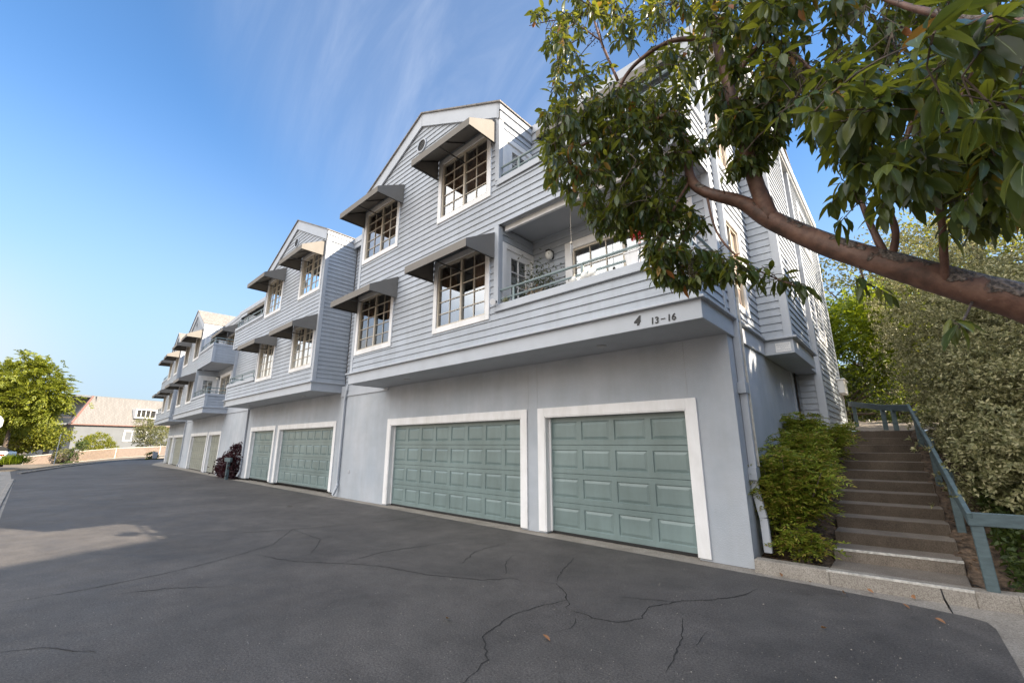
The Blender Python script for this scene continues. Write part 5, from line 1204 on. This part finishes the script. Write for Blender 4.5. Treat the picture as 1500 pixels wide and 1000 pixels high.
def fwin(a0, a1, z0, z1, d, n, box):
    f = MB()
    for q0, q1, w0, w1 in ((a0 - .25, a0, z0 - .25, z1 + .2), (a1, a1 + .25, z0 - .25, z1 + .2), (a0, a1, z0 - .25, z0), (a0, a1, z1, z1 + .2)):
        f.hexa([H(q0, w0, d - box), H(q1, w0, d - box), H(q1, w0, d + 1.2), H(q0, w0, d + 1.2), H(q0, w1, d - box), H(q1, w1, d - box), H(q1, w1, d + 1.2), H(q0, w1, d + 1.2)])
    o = f.build('window', M['white'], ho); p = MB(); p.quad(H(a0, z0, d - .02), H(a1, z0, d - .02), H(a1, z1, d - .02), H(a0, z1, d - .02)); p.build('pane', M['dark'], o)
    m_ = MB()
    for i in range(1, n): x = a0 + (a1 - a0) * i / n; m_.hexa([H(x - .06, z0, d - .08), H(x + .06, z0, d - .08), H(x + .06, z0, d - .04), H(x - .06, z0, d - .04), H(x - .06, z1, d - .08), H(x + .06, z1, d - .08), H(x + .06, z1, d - .04), H(x - .06, z1, d - .04)])
    m_.build('mullion', M['white'], o)
def ufrom(px):                      # where a pixel column meets the front of the house
    best = min(range(600), key=lambda i: abs(_proj(A + u * (Lh * i / 600))[0] - px)); return Lh * best / 600
def _proj(q):
    d = q - CAM; z = d.dot(_Fc); return 750 + FPX * d.dot(_Rt) / z, 500 - FPX * d.dot(_Uc) / z
a0, a1 = ufrom(186), ufrom(214); dd_ = 81
fwin(a0, a1, P(190, 603, dd_ + 2).z, P(190, 592, dd_ + 2).z, -.15, 4, .35)
a0, a1 = ufrom(176), ufrom(207)
fwin(a0, a1, P(190, 638, dd_ + 1).z, P(190, 625, dd_ + 1).z, 0.05, 3, .15)

# planting by the fence
tree('yellow_green_tree', 'tall bright yellow-green tree at the left edge of the driveway', tuple(at(8, 37)), [(tuple(P(28, 590, 38)), (2.6, 2.2, 1.6)), (tuple(P(45, 555, 38)), (1.7, 1.6, 1.4)), (tuple(P(48, 532, 38)), (.55, .6, .9)), (tuple(P(78, 580, 38)), (1.3, 1.3, .9)), (tuple(P(5, 555, 39)), (1.6, 1.8, 1.3)), (tuple(P(70, 605, 38)), (1.3, 1.2, .8)), (tuple(P(0, 610, 38)), (2, 2, 1.2)), (tuple(P(-40, 585, 38)), (2.4, 2.4, 2.2))], .16, LM_sunny, .24, .11, 330, 13, .42, spray=.5, nl=18, fork=.55, up=.05)
tree('round_crowned_tree', 'low round-crowned tree with a short dark trunk by the fence', tuple(at(17, 41)), [(tuple(P(35, 643, 42)), (3.1, 2.4, 1.25)), (tuple(P(75, 640, 42)), (1.5, 1.5, 1.1)), (tuple(P(-20, 645, 42)), (2.4, 2.0, 1.2)), (tuple(P(30, 628, 42)), (2.0, 1.5, .8))], .28, LM_gold, .26, .16, 300, 26, .30, fork=.5)
def dome(name, label, cs, base, n, lm, L, Wd, sp=.16, grp=None):
    e = empty(name, base, label, 'shrub', grp); p, d, c = clumped(cs, n // 14, 14, sp, .8)
    leaf_mesh('foliage', p, d + rdir(len(p), .2), d * .5 + rdir(len(p)), L * np.random.uniform(.7, 1.3, len(p)), Wd, lm, parent=e, origin=base)
    s = MB(); b = np.array(base); limbs(s, (0, 0, -.1), [tuple(q - b) for q in c[np.random.choice(len(c), 12)]], .06); s.build('stem', M['greybark'], e); return e
dome('clipped_hedge', 'rounded yellow-green clipped hedge behind the fence before the grey house', [(tuple(P(142, 654, 66)), (2.5, 1.8, 2.1)), (tuple(P(128, 660, 65)), (1.5, 1.5, 1.6)), (tuple(P(155, 660, 66)), (1.5, 1.5, 1.5))], tuple(at(140, 66, -.9)), 6500, LM_gold, .2, .12)
dome('dark_vine', 'dark green vine climbing beside the clipped hedge', [(tuple(P(113, 660, 55.5)), (.42, .5, 1.15)), (tuple(P(108, 672, 55)), (.4, .4, .9)), (tuple(P(120, 650, 56)), (.6, .5, .6)), (tuple(P(98, 680, 53)), (1.0, .5, .3))], tuple(at(110, 55, -.7)), 1900, LM_mid, .16, .10, .08)
dome('pale_bush', 'low pale olive bush left of the dark vine', [(tuple(P(95, 668, 55.5)), (1.2, 1.0, .85))], tuple(at(95, 55.5, -.7)), 1600, LM_olive, .16, .10, .1)
dome('sunlit_bush', 'loose sunlit bush between the mansard house and the last townhouse', [(tuple(P(222, 635, 75)), (2.1, 1.9, 1.8)), (tuple(P(212, 622, 75)), (1.2, 1.2, 1.3)), (tuple(P(236, 640, 73)), (1.9, 1.7, 1.6)), (tuple(P(208, 645, 74)), (1.3, 1.2, 1.0))], tuple(at(222, 74, -.9)), 4200, LM_olive, .26, .14, .3)
dome('green_bush', 'small green bush at the foot of the last townhouse by the grey bin', [(tuple(P(223, 668, 47)), (.5, .5, .45))], tuple(at(223, 47)), 500, LM_mid, .14, .08, .1)
gp = at(25, 34.5); n = 500; q = np.random.normal(size=(n, 3)) * np.array([.32, .32, 0]); e = empty('grass_clump', gp, 'tufted bright grass clump beside the white car', 'grass')
dv = q * .6 + np.array([0, 0, 1.0]) + np.random.normal(size=(n, 3)) * .2; leaf_mesh('blade', q, dv, rdir(n), np.random.uniform(.5, .95, n), .035, LM_lime, parent=e, droop=.1)
bn = at(230, 46.8, .02); e = empty('wheelie_bin', bn, 'small grey bin at the foot of the last townhouse', 'bin'); e.scale = (.7, .7, .7); t = MB(); t.hexa([(-.24, -.24, .06), (.24, -.24, .06), (.24, .24, .06), (-.24, .24, .06), (-.3, -.3, 1.0), (.3, -.3, 1.0), (.3, .3, 1.0), (-.3, .3, 1.0)]); t.build('body', M['galv'], e, bevel=.02); t = MB(); t.box(-.33, .33, -.33, .33, 1.0, 1.06); t.build('lid', M['soffit'], e, bevel=.02)
for y in (-.2, .2):
    t = MB(); t.tube([(.26, y - .03, .09), (.26, y + .03, .09)], .09, 10); t.build('wheel', M['dark'], e)

# purple shrub and timber rail between the second and third blocks
dome('purple_shrub', 'dark purple shrub against the wall between the second and third townhouses', [((-24.2, .0, .75), (.6, .25, .80)), ((-25.2, .0, .55), (.8, .25, .60)), ((-26.2, .02, .45), (.5, .2, .45))], (-24.9, .02, 0), 5200, LM_purple, .11, .07, .09)
tp = Vector((-23.95, -.36, 0)); e = empty('timber_rail_post', tp, 'grey-green timber T-shaped rail end in front of the purple shrub', 'post'); t = MB(); t.bar((0, 0, -.1), (0, 0, .82), .12, .12, up=(0, 1, 0)); t.build('post', M['timber'], e, bevel=.006); t = MB(); t.box(-.55, .35, -.05, .05, .80, .98); t.build('rail', M['timber'], e, bevel=.006)

# white car and pale sign cut by the left edge of the photograph
cp = at(-26, 36.0, 0); cdir = (at(10, 36.5) - at(-50, 36.0)).normalized()
car = empty('parked_car', cp, 'white parked car of which only the rounded tail shows at the left edge', 'car', rz=math.atan2(cdir.y, cdir.x))
M['carpaint'] = mat('white_car_paint', (.78, .78, .78), .2, .01); M['tail'] = mat('red_tail_lamp', (.35, .02, .02), .2, .05); M['tyre'] = mat('black_tyre', (.02, .02, .02), .8, .1); M['plate'] = mat('dark_car_trim', (.03, .03, .03), .5)
secs = [(-2.15, .55, .35, .62), (-2.0, .78, .28, .78), (-1.4, .86, .22, .90), (-.6, .88, .20, .96), (.6, .88, .20, .98), (1.5, .86, .22, 1.0), (2.05, .80, .28, .98), (2.22, .62, .36, .86)]
t = MB(); ring = []
for x, hw_, z0, z1 in secs:
    ring.append([(x, -hw_ * .9, z0), (x, -hw_, z0 + .18), (x, -hw_, z1 - .22), (x, -hw_ * .86, z1), (x, hw_ * .86, z1), (x, hw_, z1 - .22), (x, hw_, z0 + .18), (x, hw_ * .9, z0)])
for a, b in zip(ring, ring[1:]):
    for i in range(8): t.quad(a[i], a[(i + 1) % 8], b[(i + 1) % 8], b[i])
t.poly(ring[0]); t.poly(ring[-1][::-1]); body = t.build('body', M['carpaint'], car, smooth=True, bevel=.03, seg=2)
t = MB(); cab = [(-1.0, .95, .78), (-.2, 1.43, .62), (.9, 1.45, .62), (1.75, .99, .76)]
for (x0, z0, w0), (x1, z1, w1) in zip(cab, cab[1:]):
    t.quad((x0, -w0, z0), (x1, -w1, z1), (x1, w1, z1), (x0, w0, z0))
    for sgn in (-1, 1): t.quad((x0, sgn * w0, z0), (x1, sgn * w1, z1), (x1, sgn * .80, .96), (x0, sgn * .80, .95))
t.build('cabin', M['carpaint'], car)
for sgn in (-1, 1):
    t = MB(); t.poly([(-.75, sgn * .795, 1.0), (-.15, sgn * .69, 1.36), (.85, sgn * .69, 1.38), (1.4, sgn * .79, 1.03)]); t.build('side_window', M['plate'], car)
    t = MB(); t.box(2.05, 2.225, min(sgn * .52, sgn * .78), max(sgn * .52, sgn * .78), .66, .82); t.build('tail_light', M['tail'], car, bevel=.02)
    for x in (-1.35, 1.35):
        t = MB(); t.tube([(x, sgn * .70, .32), (x, sgn * .90, .32)], .32, 18); wh = t.build('wheel', M['tyre'], car); t = MB(); t.tube([(x, sgn * .885, .32), (x, sgn * .905, .32)], .2, 14); t.build('rim', M['galv'], wh)
t = MB(); t.poly([(1.02, -.60, 1.42), (1.02, .60, 1.42), (1.70, .72, 1.02), (1.70, -.72, 1.02)]); 
for i in range(len(t.v)): x, y, z = t.v[i]; t.v[i] = (x + .02, y, z + .015)
t.build('rear_window', M['plate'], car)
t = MB(); t.box(2.05, 2.27, -.7, .7, .34, .52); t.build('bumper', M['carpaint'], car, bevel=.04, seg=2)
sg = at(-13, 22, 0); e = empty('roadside_sign', sg, 'pale roadside sign of which only the edge shows at the left edge of the photograph', 'sign'); t = MB(); t.tube([(0, 0, -.1), (0, 0, 3.0)], .03, 8); t.build('post', M['galv'], e)
sgz = P(-13, 619, 22).z; t = MB(); fr_ = _Rt * .40; 
pts = [(_Rt * (.40 * math.cos(math.pi / 8 + i * math.pi / 4)) + Vector((0, 0, sgz + .40 * math.sin(math.pi / 8 + i * math.pi / 4))) - _Fh * .05) for i in range(8)]
t.prism(pts, tuple(_Fh * .006)); t.build('sign_face', M['white'], e)
